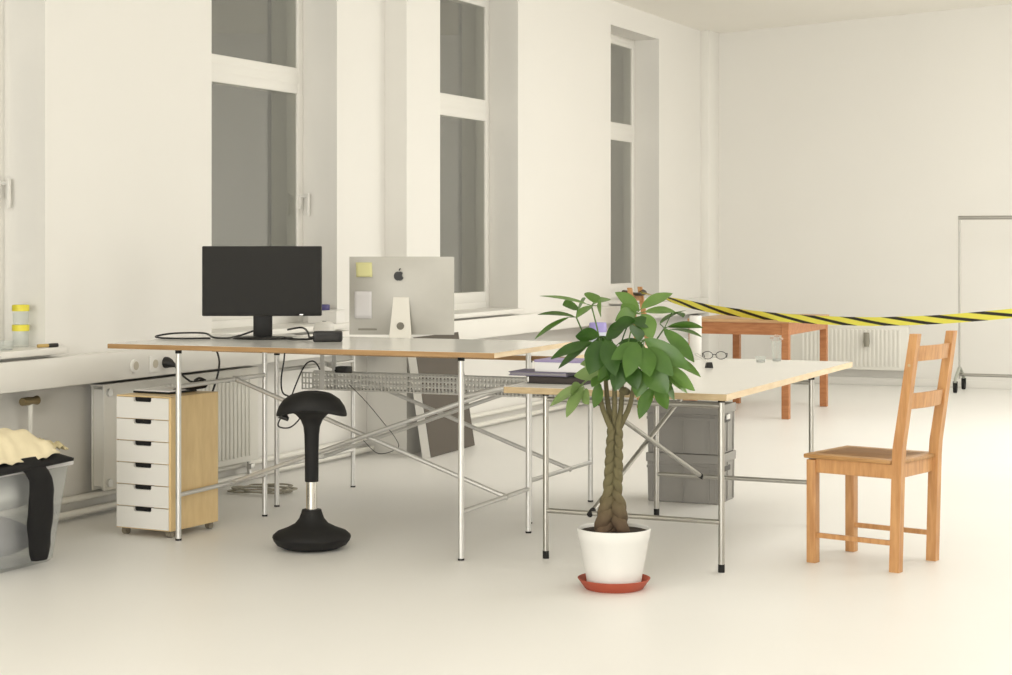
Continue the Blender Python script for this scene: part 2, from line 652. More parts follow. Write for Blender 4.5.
# front high desk: frame feet at (-4.61..-3.255, 6.83..7.605)
desk('desk', 'tall desk with black monitor on it and thin tubular steel legs', (-3.932, 7.228, 0), 0.681, 0.385, math.radians(1.9), M_CHROME,
     (-0.992, 0.867, -0.475, 0.455, 0.021, M_GREYLAM, M_EDGEB), 0.847, DG)
# second high desk behind it
desk('desk', 'second tall desk behind the monitor desk carrying the silver computer', (-4.053, 8.285, 0), 0.685, 0.395, 0.0, M_CHROME,
     (-0.955, 0.955, -0.57, 0.50, 0.022, M_LAMINATE, M_EDGEB), 0.776, DG)
# low desk by the plant, its long side running away from the camera
desk('desk', 'low desk beside the potted tree with pale top and dull steel legs', (-2.553, 7.71, 0), 0.383, 0.665, 0.0, M_STEELDK,
     (-0.50, 0.453, -0.83, 1.29, 0.026, M_LAMINATE, M_EDGED), 0.699, DG, joint=0.28, bars_on='y', low=0.2, high=0.665, cap=0.032, jmat=M_BLACKMAT, twist=math.radians(-1.1), fdx=0.013)

# perforated cable tray below the second desk
t = thing('cable_tray', 'perforated metal cable tray hanging under the tall desks', 'cable tray', (-4.05, 8.22, 0.565))
b = MB()
TL, TR = -0.70, 0.98
n = 84
for k in range(n + 1):
    x = TL + (TR - TL) * k / n
    b.box(x - 0.004, x + 0.004, -0.06, -0.057, 0, 0.085)
for zz in (0.0, 0.028, 0.056, 0.082):
    b.box(TL, TR, -0.0615, -0.0575, zz, zz + 0.008)
b.build('mesh_front', M_TRAY, t, smooth=0)
b = MB()
b.box(TL, TR, -0.058, 0.058, 0.0, 0.003)
b.build('tray_floor', M_TRAY, t, smooth=0)
b = MB()
for k in range(n + 1):
    x = TL + (TR - TL) * k / n
    b.box(x - 0.004, x + 0.004, 0.057, 0.06, 0, 0.085)
for zz in (0.0, 0.028, 0.056, 0.082):
    b.box(TL, TR, 0.0575, 0.0615, zz, zz + 0.008)
b.build('mesh_back', M_TRAY, t, smooth=0)
for xx in (TL + 0.12, TR - 0.30):
    b = MB()
    b.box(xx - 0.012, xx + 0.012, -0.066, -0.061, 0.0, 0.211)
    b.box(xx - 0.012, xx + 0.012, 0.061, 0.066, 0.0, 0.211)
    b.box(xx - 0.012, xx + 0.012, -0.064, 0.064, 0.203, 0.2105)
    b.build('hanger', M_CHROME, t, smooth=0)
t = thing('power_adapter', 'small black power adapter lying in the cable tray', 'adapter', (-4.53, 8.20, 0.651))
b = MB()
b.box(-0.035, 0.035, -0.03, 0.03, -0.004, 0.035, bevel=0.006)
b.build('body', M_BLACK, t)
b = MB()
b.tube([(-0.035, 0, 0.012), (-0.05, 0, 0.012)], 0.006, 8)
b.build('cable_stub', M_BLACK, t)

# ---------------------------------------------------------------- monitor
t = thing('monitor', 'wide black monitor with blank dark screen on the front desk', 'monitor', (-4.468, 7.307, 0.8688), YAW + 0.02)
b = MB()
b.box(-0.276, 0.276, -0.012, 0.028, 0.108, 0.432, bevel=0.005)
b.build('housing', M_BEZEL, t)
b = MB()
b.box(-0.269, 0.269, -0.0135, -0.011, 0.124, 0.426)
b.build('screen', M_SCREEN, t, smooth=0)
b = MB()
b.box(0.175, 0.192, -0.0145, -0.0118, 0.112, 0.117)
b.build('badge', M_CHROME, t, smooth=0)
b = MB()
b.box(-0.044, 0.044, 0.026, 0.046, 0.008, 0.27, bevel=0.005)
b.build('neck', M_BEZEL, t)
b = MB()
b.lathe([(0.10, 0), (0.138, 0.001), (0.142, 0.005), (0.138, 0.009), (0.06, 0.012)], 40, (0, 0.03, 0), 1.0, 0.62)
b.build('base', M_BLACK, t)

# ---------------------------------------------------------------- all-in-one computer seen from behind
t = thing('desktop_computer', 'silver all in one computer seen from behind on the second desk', 'computer', (-4.222, 8.248, 0.7988), YAW - 0.03)
tilt = math.radians(-4)
# body: a thin slab, gently domed at the back (towards the camera, local -y)
b = MB()
W2, Z0, Z1 = 0.265, 0.053, 0.447
rings = []
nx, nz_ = 16, 12
grid = []
for k in range(nz_ + 1):
    row = []
    for j in range(nx + 1):
        u, v = -1 + 2 * j / nx, -1 + 2 * k / nz_
        y = -0.008 - 0.028 * (1 - u * u) * (1 - v * v)
        row.append(Vector((u * W2, y, (Z0 + Z1) / 2 + v * (Z1 - Z0) / 2)))
    grid.append(row)
bm = b.bm
vg = [[bm.verts.new(p) for p in row] for row in grid]
vf = [[bm.verts.new(Vector((p.x, 0.004, p.z))) for p in row] for row in grid]
for k in range(nz_):
    for j in range(nx):
        bm.faces.new((vg[k][j], vg[k][j + 1], vg[k + 1][j + 1], vg[k + 1][j]))
        bm.faces.new((vf[k][j], vf[k + 1][j], vf[k + 1][j + 1], vf[k][j + 1]))
for k in range(nz_):
    for j in (0, nx):
        bm.faces.new((vg[k][j], vg[k + 1][j], vf[k + 1][j], vf[k][j]))
for j in range(nx):
    for k in (0, nz_):
        bm.faces.new((vg[k][j], vf[k][j], vf[k][j + 1], vg[k][j + 1]))
body = b.build('housing', M_ALU, t)
bd = lambda u, v: -0.008 - 0.028 * (1 - u * u) * (1 - v * v)
b = MB()
# fruit emblem: body with a bite and a leaf
ax, az, sc = -0.012, 0.350, 0.026
pts = []
for k in range(48):
    a = 2 * PI * k / 48 + PI / 2
    rr = 1.0 + 0.06 * math.cos(2 * a) - 0.13 * math.exp(-((a - PI / 2) % (2 * PI) if ((a - PI / 2) % (2 * PI)) < PI else 2 * PI - ((a - PI / 2) % (2 * PI))) ** 2 / 0.10) \
        - 0.09 * math.exp(-((a - 3 * PI / 2) ** 2) / 0.06)
    x, z = 0.92 * rr * math.cos(a), 1.0 * rr * math.sin(a)
    dx, dz = x - 1.12, z - 0.16
    d = math.hypot(dx, dz)
    if d < 0.52:
        x, z = 1.12 + dx / d * 0.52, 0.16 + dz / d * 0.52
    pts.append((ax + x * sc, -0.0385, az + z * sc))
b.prism(pts, (0, 0.006, 0))
lp = []
for k in range(12):
    q = k / 12 * 2 * PI
    lx, lz = 0.30 * math.cos(q), 0.13 * math.sin(q)
    ca, sa = math.cos(1.0), math.sin(1.0)
    lp.append((ax + (0.16 + lx * ca - lz * sa) * sc, -0.0385, az + (1.26 + lx * sa + lz * ca) * sc))
b.prism(lp, (0, 0.006, 0))
b.build('fruit_emblem', M_BLACK, t, smooth=0)
b = MB()
# stand: tapering neck leaning out towards the camera, bent into a flat foot
prof = [(-0.034, 0.245, 0.040), (-0.060, 0.16, 0.046), (-0.090, 0.06, 0.055), (-0.105, 0.012, 0.060), (-0.098, 0.004, 0.064), (0.085, 0.003, 0.085)]
rings = []
for (yy, zz, hw) in prof:
    tk = 0.004
    rings.append([Vector((-hw, yy - tk, zz - 0.003)), Vector((hw, yy - tk, zz - 0.003)), Vector((hw, yy + tk, zz + 0.003)), Vector((-hw, yy + tk, zz + 0.003))])
b.ring_loft(rings)
b.build('stand', mat('light_aluminium', (0.74, 0.72, 0.66, 1), 0.4, metal=0.4), t, smooth=30)
b = MB()
b.tube([(0.0, -0.079, 0.099), (0.0, -0.0853, 0.101)], 0.019, 24)
b.build('cable_hole', mat('shaded_metal', rgb(120, 116, 104), 0.5), t)
b = MB()
b.box(-0.22, -0.125, -0.0145, -0.0115, 0.075, 0.085, bevel=0.001)
b.build('port_strip', mat('port_grey', rgb(140, 136, 125), 0.5), t, smooth=0)


def sheet_on(name, label, cat, x0, x1, z0, z1, material, curl):
    """paper note stuck on the computer's back, slightly lifted along its lower edge"""
    g = MB()
    rows = []
    for k in range(7):
        row = []
        for j in range(7):
            x = x0 + (x1 - x0) * j / 6
            z = z1 + (z0 - z1) * k / 6
            u, v = x / W2, (z - (Z0 + Z1) / 2) / ((Z1 - Z0) / 2)
            y = bd(u, v) - 0.0022 - curl * (k / 6) ** 2 * (0.6 + 0.4 * j / 6)
            row.append(g.bm.verts.new(Vector((x + (0.004 * (k / 6) if curl > 0.006 else 0), y, z))))
        rows.append(row)
    for k in range(6):
        for j in range(6):
            g.bm.faces.new((rows[k][j], rows[k][j + 1], rows[k + 1][j + 1], rows[k + 1][j]))
    o = g.build(name, material, None, solid=0.0006)
    o.location = t.location
    o.rotation_euler = t.rotation_euler
    tag(o, label, cat)
    return o


sheet_on('sticky_note', 'pale yellow sticky note on the back of the silver computer', 'note', -0.232, -0.150, 0.345, 0.418, mat('sticky_yellow', rgb(226, 222, 164), 0.7), 0.012)
sheet_on('paper_note', 'white paper slip taped to the back of the silver computer', 'note', -0.238, -0.150, 0.135, 0.272, mat('slip_white', (0.78, 0.76, 0.76, 1), 0.7), 0.002)

# ---------------------------------------------------------------- power brick and cables on the front desk
t = thing('power_strip_box', 'black box beside the monitor foot on the front desk', 'power brick', (-4.087, 7.25, 0.8688), YAW + 0.05)
b = MB()
b.box(-0.066, 0.066, -0.03, 0.03, 0, 0.048, bevel=0.008)
b.build('body', M_BLACK, t)
b = MB()
b.box(-0.05, 0.05, -0.0315, -0.0295, 0.012, 0.034)
b.build('label_panel', mat('soft_black', rgb(34, 32, 30), 0.6), t, smooth=0)


def cable(name, label, pts, r, material, group=None, sub=6):
    c = MB()
    c.tube(smooth_path(pts, sub), r, 8)
    return tag(c.build(name, material), label, 'cable', group)


ZD = 0.8695
cable('monitor_cable', 'black cable looping left from the monitor foot across the front desk',
      [(-4.53, 7.45, ZD + 0.06), (-4.56, 7.36, ZD + 0.03), (-4.62, 7.28, ZD + 0.005), (-4.70, 7.26, ZD + 0.005), (-4.80, 7.33, ZD + 0.02), (-4.92, 7.26, ZD + 0.02),
       (-4.98, 7.20, ZD + 0.008), (-4.90, 7.13, ZD + 0.005), (-4.78, 7.12, ZD + 0.005), (-4.68, 7.2, ZD + 0.005)], 0.0045, M_BLACK)
cable('brick_cable', 'black cable arching from the monitor to the black box on the desk',
      [(-4.40, 7.42, ZD + 0.04), (-4.34, 7.45, ZD + 0.05), (-4.28, 7.40, ZD + 0.035), (-4.24, 7.35, ZD + 0.012), (-4.19, 7.30, ZD + 0.016), (-4.148, 7.276, ZD + 0.02)], 0.0045, M_BLACK)
cable('flat_cable', 'thin black cable lying flat between monitor foot and black box',
      [(-4.36, 7.33, ZD + 0.008), (-4.30, 7.28, ZD + 0.006), (-4.22, 7.27, ZD + 0.006), (-4.150, 7.262, ZD + 0.014)], 0.005, M_BLACK)

# sockets and plugs on the trunking
for yy, lab in ((7.362, 'leftmost round wall socket on the trunking above the drawers'), (7.525, 'square wall socket on the trunking beside the black plug')):
    t = thing('wall_socket', lab, 'socket', (-5.22, yy, 0.722))
    b = MB()
    if yy < 7.4:
        b.tube([(0, 0, 0), (0.012, 0, 0)], 0.034, 24)
    else:
        b.box(0, 0.010, -0.04, 0.04, -0.04, 0.04, bevel=0.004)
    b.build('cover_plate', M_WHITE, t)
    b = MB()
    b.tube([(0.008, 0, 0), (0.0135, 0, 0)], 0.021, 20)
    b.build('outlet_well', mat('socket_grey', rgb(196, 188, 170), 0.5), t)
t = thing('power_plug', 'black plug with cord pushed into the trunking above the drawers', 'plug', (-5.22, 7.625, 0.722))
b = MB()
b.tube([(0.0, 0, 0), (0.012, 0, 0), (0.03, 0, -0.004), (0.06, 0, -0.015)], [0.028, 0.028, 0.022, 0.007], 16)
b.build('plug_body', M_BLACK, t)
b = MB()
b.tube(smooth_path([(0.055, 0, -0.015), (0.075, 0.02, -0.05), (0.09, 0.06, -0.085), (0.11, 0.10, -0.10), (0.22, 0.24, -0.105)]), 0.005, 8)
b.build('cord', M_BLACK, t)
cable('hanging_cable', 'black cable dropping behind the front desk above the drawers',
      [(-5.02, 7.72, 0.858), (-5.00, 7.72, 0.82), (-4.97, 7.72, 0.75), (-4.955, 7.70, 0.70), (-4.97, 7.70, 0.64), (-4.99, 7.69, 0.57)], 0.005, M_BLACK)
CG = 'thin cables hanging under the tall desks'
cable('hanging_cable', 'dark cord hanging behind the stool seat into a small hook',
      [(-4.53, 7.62, 0.845), (-4.535, 7.62, 0.76), (-4.54, 7.60, 0.66), (-4.52, 7.58, 0.60), (-4.47, 7.55, 0.585), (-4.43, 7.54, 0.56)], 0.004, M_BLACK, CG)
cable('hanging_cable', 'looped dark cord hanging from the cable tray left of the adapter',
      [(-4.80, 8.13, 0.52), (-4.765, 8.13, 0.60), (-4.73, 8.13, 0.67), (-4.70, 8.13, 0.705), (-4.665, 8.13, 0.712), (-4.64, 8.13, 0.69), (-4.63, 8.13, 0.67)], 0.004, M_BLACK, CG)
cable('hanging_cable', 'thin dark cord looping below the left of the stool seat',
      [(-4.31, 7.42, 0.56), (-4.33, 7.42, 0.50), (-4.38, 7.42, 0.455), (-4.43, 7.42, 0.45), (-4.45, 7.42, 0.465), (-4.42, 7.42, 0.51), (-4.35, 7.42, 0.555), (-4.30, 7.42, 0.60)], 0.0035, M_BLACK, CG)
cable('hanging_cable', 'thin dark cord slanting down right from the tray to the crossed braces',
      [(-4.46, 8.13, 0.60), (-4.36, 8.12, 0.52), (-4.25, 8.10, 0.42), (-4.17, 8.08, 0.345), (-4.15, 8.06, 0.30), (-4.25, 8.05, 0.27), (-4.34, 8.06, 0.33)], 0.0018, M_BLACK, CG)
M_GREYCORD = mat('grey_cord', rgb(168, 162, 146), 0.6)
pts = []
for k in range(44):
    a = 2 * PI * k / 13.0
    rr = 0.11 + 0.03 * math.sin(k * 1.7)
    pts.append((-5.10 + rr * 1.35 * math.cos(a) + 0.01 * k / 8, 8.30 + rr * math.sin(a), 0.006 + 0.0006 * k))
cable('coiled_cord', 'grey cord coiled in loops on the floor under the tall desks', pts, 0.005, M_GREYCORD, None, 3)

# ---------------------------------------------------------------- drawer cabinet on casters
t = thing('drawer_cabinet', 'birch cabinet with six white drawers on small casters', 'drawer cabinet', (-4.791, 7.02, 0), math.radians(-3.5))
hw, dp = 0.153, 0.175
b = MB()
zb, zt = 0.032, 0.630
b.box(-hw, hw, -dp + 0.012, dp, zb, zt, bevel=0.002, seg=1)
b.box(-hw, -hw + 0.0025, -dp, -dp + 0.014, zb, zt)
b.box(hw - 0.0115, hw, -dp, -dp + 0.014, zb, zt)
b.box(-hw, hw, -dp, -dp + 0.014, zt - 0.005, zt)
b.box(-hw, hw, -dp, -dp + 0.014, zb, zb + 0.003)
b.build('body', M_BIRCH, t, smooth=0)
dz = (zt - 0.005 - zb - 0.003) / 6
for k in range(6):
    z0 = zb + 0.003 + k * dz
    d = MB()
    x0, x1 = -hw + 0.003, hw - 0.012
    zc = z0 + dz - 0.003
    nw, nh = 0.05, 0.019
    cx = (x0 + x1) / 2
    y0, y1 = -dp - 0.004, -dp + 0.0115
    # front with a finger notch cut in its top edge
    poly = [(x0, y0, z0 + 0.0015), (x1, y0, z0 + 0.0015), (x1, y0, zc), (cx + nw, y0, zc), (cx + nw, y0, zc - nh + 0.006), (cx + nw - 0.006, y0, zc - nh),
            (cx - nw + 0.006, y0, zc - nh), (cx - nw, y0, zc - nh + 0.006), (cx - nw, y0, zc), (x0, y0, zc)]
    d.prism(poly, (0, y1 - y0, 0))
    do = d.build('drawer', M_WHITE, t, smooth=0)
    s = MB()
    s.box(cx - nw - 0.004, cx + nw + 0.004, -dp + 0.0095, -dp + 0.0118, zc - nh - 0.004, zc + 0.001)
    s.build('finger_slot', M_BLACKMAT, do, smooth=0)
for sx in (-1, 1):
    for sy in (-1, 1):
        c = MB()
        x, y = sx * (hw - 0.03), sy * (dp - 0.03)
        c.tube([(x - 0.012, y, 0.017), (x + 0.012, y, 0.017)], 0.017, 16)
        c.box(x - 0.016, x + 0.016, y - 0.012, y + 0.012, 0.018, zb, bevel=0.003)
        c.build('caster', mat('caster_grey', rgb(128, 120, 104), 0.4), t)
t = thing('document_folder', 'thin dark folder with papers lying flat on the drawer cabinet', 'folder', (-4.83, 7.06, 0.6315), math.radians(-4))
b = MB()
b.box(-0.11, 0.10, -0.10, 0.10, 0, 0.008, bevel=0.002)
b.build('cover', M_BLACK, t)
b = MB()
b.box(-0.105, 0.095, -0.095, 0.095, 0.0082, 0.014, bevel=0.001)
b.build('papers', M_PAPER, t)
t = thing('handset', 'black wedge shaped handset lying at the right of the cabinet top', 'handset', (-4.715, 7.12, 0.6465), math.radians(20))
b = MB()
b.tube([(-0.085, -0.06, -0.004), (-0.04, -0.03, 0.006), (0.0, 0.0, 0.014), (0.035, 0.02, 0.020), (0.05, 0.03, 0.012)], [0.004, 0.012, 0.020, 0.022, 0.012], 12)
b.build('body', M_BLACKMAT, t)
b = MB()
b.tube(smooth_path([(0.0, 0.0, 0.034), (0.02, 0.012, 0.046), (0.045, 0.03, 0.034)]), 0.006, 8)
b.build('grip', M_BLACK, t)

# ---------------------------------------------------------------- wobble stool
t = thing('wobble_stool', 'black wobble stool with saddle seat and chrome column in front of the desks', 'stool', (-3.955, 6.875, 0), YAW)
b = MB()
b.lathe([(0.0005, 0.0), (0.095, 0.001), (0.118, 0.004), (0.150, 0.018), (0.164, 0.037), (0.169, 0.050), (0.167, 0.058), (0.150, 0.073), (0.108, 0.089), (0.072, 0.108),
         (0.054, 0.130), (0.045, 0.155), (0.041, 0.168), (0.0005, 0.170)], 48)
b.build('rocking_base', M_BLACKMAT, t)
b = MB()
b.rod((0, 0, 0.165), (0, 0, 0.33), 0.0235, 24)
b.build('gas_column', mat('polished_chrome', (0.75, 0.73, 0.68, 1), 0.12, metal=1.0), t)
b = MB()
b.lathe([(0.0005, 0.288), (0.029, 0.288), (0.0295, 0.30), (0.030, 0.42), (0.032, 0.49), (0.036, 0.525), (0.048, 0.555), (0.070, 0.578), (0.10, 0.592), (0.11, 0.600), (0.0005, 0.61)], 32)
b.build('column_sleeve', M_BLACKMAT, t)
b = MB()
n = 48
prof = [(0.0005, 0.590), (0.45, 0.588), (0.75, 0.583), (0.93, 0.580), (0.99, 0.583), (1.0, 0.590), (0.985, 0.602), (0.93, 0.624), (0.80, 0.648), (0.60, 0.665), (0.35, 0.674), (0.0005, 0.675)]
rings = []
for r, z in prof:
    ring = []
    for j in range(n):
        a = 2 * PI * j / n
        x, y = 0.152 * r * math.cos(a), 0.135 * r * math.sin(a)
        zz = z + 0.022 * r * r * (math.sin(a) ** 2) - 0.014 * r ** 3 * (math.cos(a) ** 2)
        ring.append(Vector((x, y, zz)))
    rings.append(ring)
b.ring_loft(rings)
b.build('seat', mat('black_foam', rgb(13, 12, 11), 0.7, bump=0.1, scale=60), t)
b = MB()
b.tube([(-0.10, -0.05, 0.582), (-0.125, -0.05, 0.570), (-0.095, -0.06, 0.563)], [0.012, 0.014, 0.010], 10)
b.build('height_lever', M_BLACK, t)

# ---------------------------------------------------------------- leaning board and wall board
t = thing('leaning_board', 'dark grey board with white edges leaning on the pier behind the desks', 'board', (-4.955, 10.395, 0.0), math.radians(3.0))
lean = RY(math.radians(-9.0))
b = MB()
b.box(-0.058, -0.004, -0.36, 0.36, 0.004, 0.745, rot=lean, about=(0, 0, 0))
b.build('core', M_WHITE, t, smooth=0)
b = MB()
b.box(-0.004, 0.0, -0.357, 0.36, 0.004, 0.745, rot=lean, about=(0, 0, 0))
b.build('face', M_DARKPANEL, t, smooth=0)

# ---------------------------------------------------------------- stacked grey crates under the low desk
def crate(label, z, first=None):
    rz = math.atan2(0.004, 0.352)
    t = thing('storage_crate', label, 'crate', (-2.925, 8.965, z), rz, 'stacked grey crates')
    w, d, h = 0.196, 0.142, 0.247
    b = MB()
    # outer walls taper a little, top rim flares
    prof = [(0.93, 0.0), (0.95, 0.004), (0.97, h - 0.05), (0.97, h - 0.045), (1.0, h - 0.042), (1.0, h), (0.955, h), (0.93, 0.012)]
    rings = []
    for s, zz in prof:
        rings.append([Vector((sx * (w - (1 - s) * 0.18), sy * (d - (1 - s) * 0.18), zz)) for sx, sy in ((-1, -1), (1, -1), (1, 1), (-1, 1))])
    b.ring_loft(rings)
    b.build('shell', M_GREYBOX, t, smooth=0)
    r = MB()
    for k in (-0.9, -0.72, 0.0, 0.72, 0.9):
        r.box(k * w * 0.95 - 0.004, k * w * 0.95 + 0.004, -d - 0.002 + 0.004, -d + 0.02, 0.01, h - 0.045)
    for k in (-0.85, 0, 0.85):
        r.box(w - 0.02, w - 0.002, k * d * 0.9 - 0.004, k * d * 0.9 + 0.004, 0.01, h - 0.045)
    r.box(-w * 0.98, w * 0.98, -d - 0.001, -d + 0.01, h - 0.075, h - 0.062)
    r.build('rib', M_GREYBOX, t, smooth=0)
    s = MB()
    s.box(w - 0.012, w - 0.0015, -0.05, 0.05, h - 0.09, h - 0.062, bevel=0.004)
    s.build('grip_recess', mat('crate_dark', rgb(82, 80, 76), 0.6), t, smooth=0)
    return t


crate('grey plastic crate on the floor, lower of two under the low desk', 0.0)
upper = crate('grey plastic crate stacked on top of the other under the low desk', 0.2475)
b = MB()
b.box(0.1945, 0.1985, -0.03, 0.03, 0.172, 0.196, bevel=0.001)
b.build('tag_plate', M_PAPER, upper)
# ---------------------------------------------------------------- pine chairs
def make_chair(label, loc, rotz):
    """faces local +x"""
    t = thing('pine_chair', label, 'chair', loc, rotz, 'pine chairs')
    hd, hw, s = 0.185, 0.172, 0.0205
    for sy in (-1, 1):
        b = MB()
        y = sy * hw
        b.box(hd - s, hd + s, y - s, y + s, 0, 0.425, bevel=0.003)
        b.build('front_leg', M_PINE, t)
        b = MB()
        x = -hd
        prof = [(x + 0.0, 0), (x - 0.012, 0.44), (x - 0.016, 0.50), (x - 0.085, 0.955)]
        rings = []
        for xx, zz in prof:
            dep = 0.021 if zz < 0.6 else 0.017
            rings.append([Vector((xx - dep, y - 0.0185, zz)), Vector((xx + dep, y - 0.0185, zz)), Vector((xx + dep, y + 0.0185, zz)), Vector((xx - dep, y + 0.0185, zz))])
        b.ring_loft(rings)
        b.build('rear_post', M_PINE, t, smooth=0)
        b = MB()
        b.box(-hd + 0.02, hd - 0.02, y - 0.008, y + 0.008, 0.104, 0.124, bevel=0.002)
        b.build('stretcher', M_PINE, t, smooth=0)
        b = MB()
        b.box(-hd + 0.005, hd - 0.019, y - 0.010, y + 0.010, 0.372, 0.430, bevel=0.002)
        b.build('side_apron', M_PINE, t, smooth=0)
        k = MB()
        k.tube([(x - 0.066, y + sy * 0.0185, 0.83), (x - 0.066, y + sy * 0.0195, 0.83)], 0.006, 10)
        k.build('screw_cap', M_EDGED, t)
    for x, nm in ((hd - 0.004, 'front_apron'), (-hd + 0.0, 'rear_apron')):
        b = MB()
        b.box(x - 0.009, x + 0.009, -hw + 0.018, hw - 0.018, 0.372, 0.430, bevel=0.002)
        b.build(nm, M_PINE, t, smooth=0)
    b = MB()
    b.box(-hd + 0.012, hd + 0.034, -hw - 0.022, hw + 0.022, 0.430, 0.448, bevel=0.005)
    b.box(-hd - 0.020, hd, -hw + 0.022, hw - 0.022, 0.430, 0.448, bevel=0.005)
    b.build('seat', M_PINESEAT, t)
    for z0, z1 in ((0.845, 0.905), (0.652, 0.715)):
        b = MB()
        rings = []
        n = 10
        for k in range(n + 1):
            v = -1 + 2 * k / n
            y = v * (hw - 0.012)
            bow = -0.018 * (1 - v * v)
            xa = lambda z: -hd - 0.016 - 0.069 * (z - 0.5) / 0.455
            rings.append([Vector((xa(z0) + bow - 0.008, y, z0)), Vector((xa(z0) + bow + 0.008, y, z0)), Vector((xa(z1) + bow + 0.008, y, z1)), Vector((xa(z1) + bow - 0.008, y, z1))])
        b.ring_loft(rings)
        b.build('back_slat', M_PINE, t, smooth=30)
    return t


chair = make_chair('pine ladder back chair standing alone to the right of the low desk', (-1.672, 7.535, 0), math.radians(166.2))
dup(chair, (-4.75, 13.95, 0), math.radians(6), 'far pine chair with striped tape tied round its back, behind the potted tree')

# ---------------------------------------------------------------- wooden table at the back
t = thing('wooden_table', 'reddish wooden table on square legs by the back wall', 'table', (-3.97, 13.90, 0))
hx, hy = 0.362, 0.575
for sx in (-1, 1):
    for sy in (-1, 1):
        b = MB()
        b.box(sx * hx - 0.028, sx * hx + 0.028, sy * hy - 0.028, sy * hy + 0.028, 0, 0.715, bevel=0.003)
        b.build('leg', M_TABLEW, t, smooth=0)
for sy in (-1, 1):
    b = MB()
    b.box(-hx + 0.028, hx - 0.028, sy * (hy + 0.012) - 0.011, sy * (hy + 0.012) + 0.011, 0.625, 0.714)
    b.build('long_apron', M_TABLEW, t, smooth=0)
for sx in (-1, 1):
    b = MB()
    b.box(sx * (hx + 0.012) - 0.011, sx * (hx + 0.012) + 0.011, -hy + 0.028, hy - 0.028, 0.625, 0.714)
    b.build('side_apron', M_TABLEW, t, smooth=0)
b = MB()
b.box(-hx - 0.035, hx + 0.035, -hy - 0.035, hy + 0.035, 0.715, 0.738, bevel=0.003)
b.build('tabletop', wood('table_top_wood', rgb(206, 166, 122), rgb(184, 142, 98), axis=(1, 9, 9)), t, smooth=0)

# ---------------------------------------------------------------- barrier tape
def tape_material():
    m = bpy.data.materials.new('hazard_tape')
    m.use_nodes = True
    nt = m.node_tree
    b = nt.nodes['Principled BSDF']
    b.inputs['Roughness'].default_value = 0.4
    uv = nt.nodes.new('ShaderNodeUVMap')
    sp = nt.nodes.new('ShaderNodeSeparateXYZ')
    nt.links.new(uv.outputs['UV'], sp.inputs[0])
    ad = nt.nodes.new('ShaderNodeMath')
    ad.operation = 'MULTIPLY_ADD'            # length + slant * across
    ad.inputs[1].default_value = 1.05
    nt.links.new(sp.outputs['Y'], ad.inputs[0])
    nt.links.new(sp.outputs['X'], ad.inputs[2])
    md = nt.nodes.new('ShaderNodeMath')
    md.operation = 'FRACT'
    nt.links.new(ad.outputs[0], md.inputs[0])
    gt = nt.nodes.new('ShaderNodeMath')
    gt.operation = 'GREATER_THAN'
    gt.inputs[1].default_value = 0.63
    nt.links.new(md.outputs[0], gt.inputs[0])
    mx = nt.nodes.new('ShaderNodeMix')
    mx.data_type = 'RGBA'
    mx.inputs['A'].default_value = rgb(240, 232, 92)
    mx.inputs['B'].default_value = rgb(34, 30, 18)
    nt.links.new(gt.outputs[0], mx.inputs['Factor'])
    nt.links.new(mx.outputs['Result'], b.inputs['Base Color'])
    return m


def ribbon(name, pts, width, twist, material, pitch):
    """pts: centreline; twist(i/n): angle from vertical"""
    P = smooth_path(pts, 10)
    bm = bmesh.new()
    uvl = bm.loops.layers.uv.new('UVMap')
    rows = []
    L = 0
    for i, p in enumerate(P):
        if i:
            L += (P[i] - P[i - 1]).length
        tg = (P[min(i + 1, len(P) - 1)] - P[max(i - 1, 0)]).normalized()
        side = tg.cross(Vector((0, 0, 1))).normalized()
        up = side.cross(tg).normalized()
        a = twist(i / (len(P) - 1))
        w = up * math.cos(a) + side * math.sin(a)
        rows.append((bm.verts.new(p - w * width / 2), bm.verts.new(p + w * width / 2), L))
    for i in range(len(rows) - 1):
        a, b_ = rows[i], rows[i + 1]
        f = bm.faces.new((a[0], b_[0], b_[1], a[1]))
        for lp, (u, v) in zip(f.loops, ((a[2] / pitch, 0), (b_[2] / pitch, 0), (b_[2] / pitch, 1), (a[2] / pitch, 1))):
            lp[uvl].uv = (u, v)
    me = bpy.data.meshes.new(name)
    bm.to_mesh(me)
    bm.free()
    me.materials.append(material)
    me.polygons.foreach_set('use_smooth', [True] * len(me.polygons))
    o = bpy.data.objects.new(name, me)
    COL.objects.link(o)
    return o


tp = [(-4.955, 13.87, 0.918), (-4.78, 13.775, 0.892), (-4.602, 13.696, 0.856), (-4.269, 13.549, 0.806), (-3.948, 13.407, 0.778), (-3.561, 13.236, 0.757), (-3.216, 13.083, 0.751), (-2.892, 12.941, 0.755),
      (-2.658, 12.837, 0.767), (-2.431, 12.736, 0.782), (-2.209, 12.639, 0.803), (-1.841, 12.476, 0.846), (-1.2, 12.19, 0.93), (0.5, 11.44, 1.15), (2.6, 10.51, 1.40), (4.99, 9.45, 1.60)]
o = ribbon('barrier_tape', tp, 0.064, lambda u: (1.05 + 0.31 * min(1, u / 0.06)) if u < 0.075 else 1.36 - 1.1 * min(1, (u - 0.075) / 0.09), tape_material(), 0.36)
tag(o, 'yellow and black striped barrier tape stretched from the far chair to the right', 'barrier tape')
b = MB()
b.tube(smooth_path([(-5.06, 13.765, 0.925), (-5.025, 13.765, 0.92), (-4.985, 13.81, 0.905), (-4.972, 13.92, 0.90), (-4.985, 14.05, 0.91), (-5.03, 14.135, 0.925), (-5.065, 14.14, 0.93)], 4), [0.026] * 25, 8, flat=0.45)
b.build('tape_knot', mat('tape_dark', rgb(52, 42, 20), 0.5), None)
kn = bpy.data.objects['tape_knot']
kn.parent = o

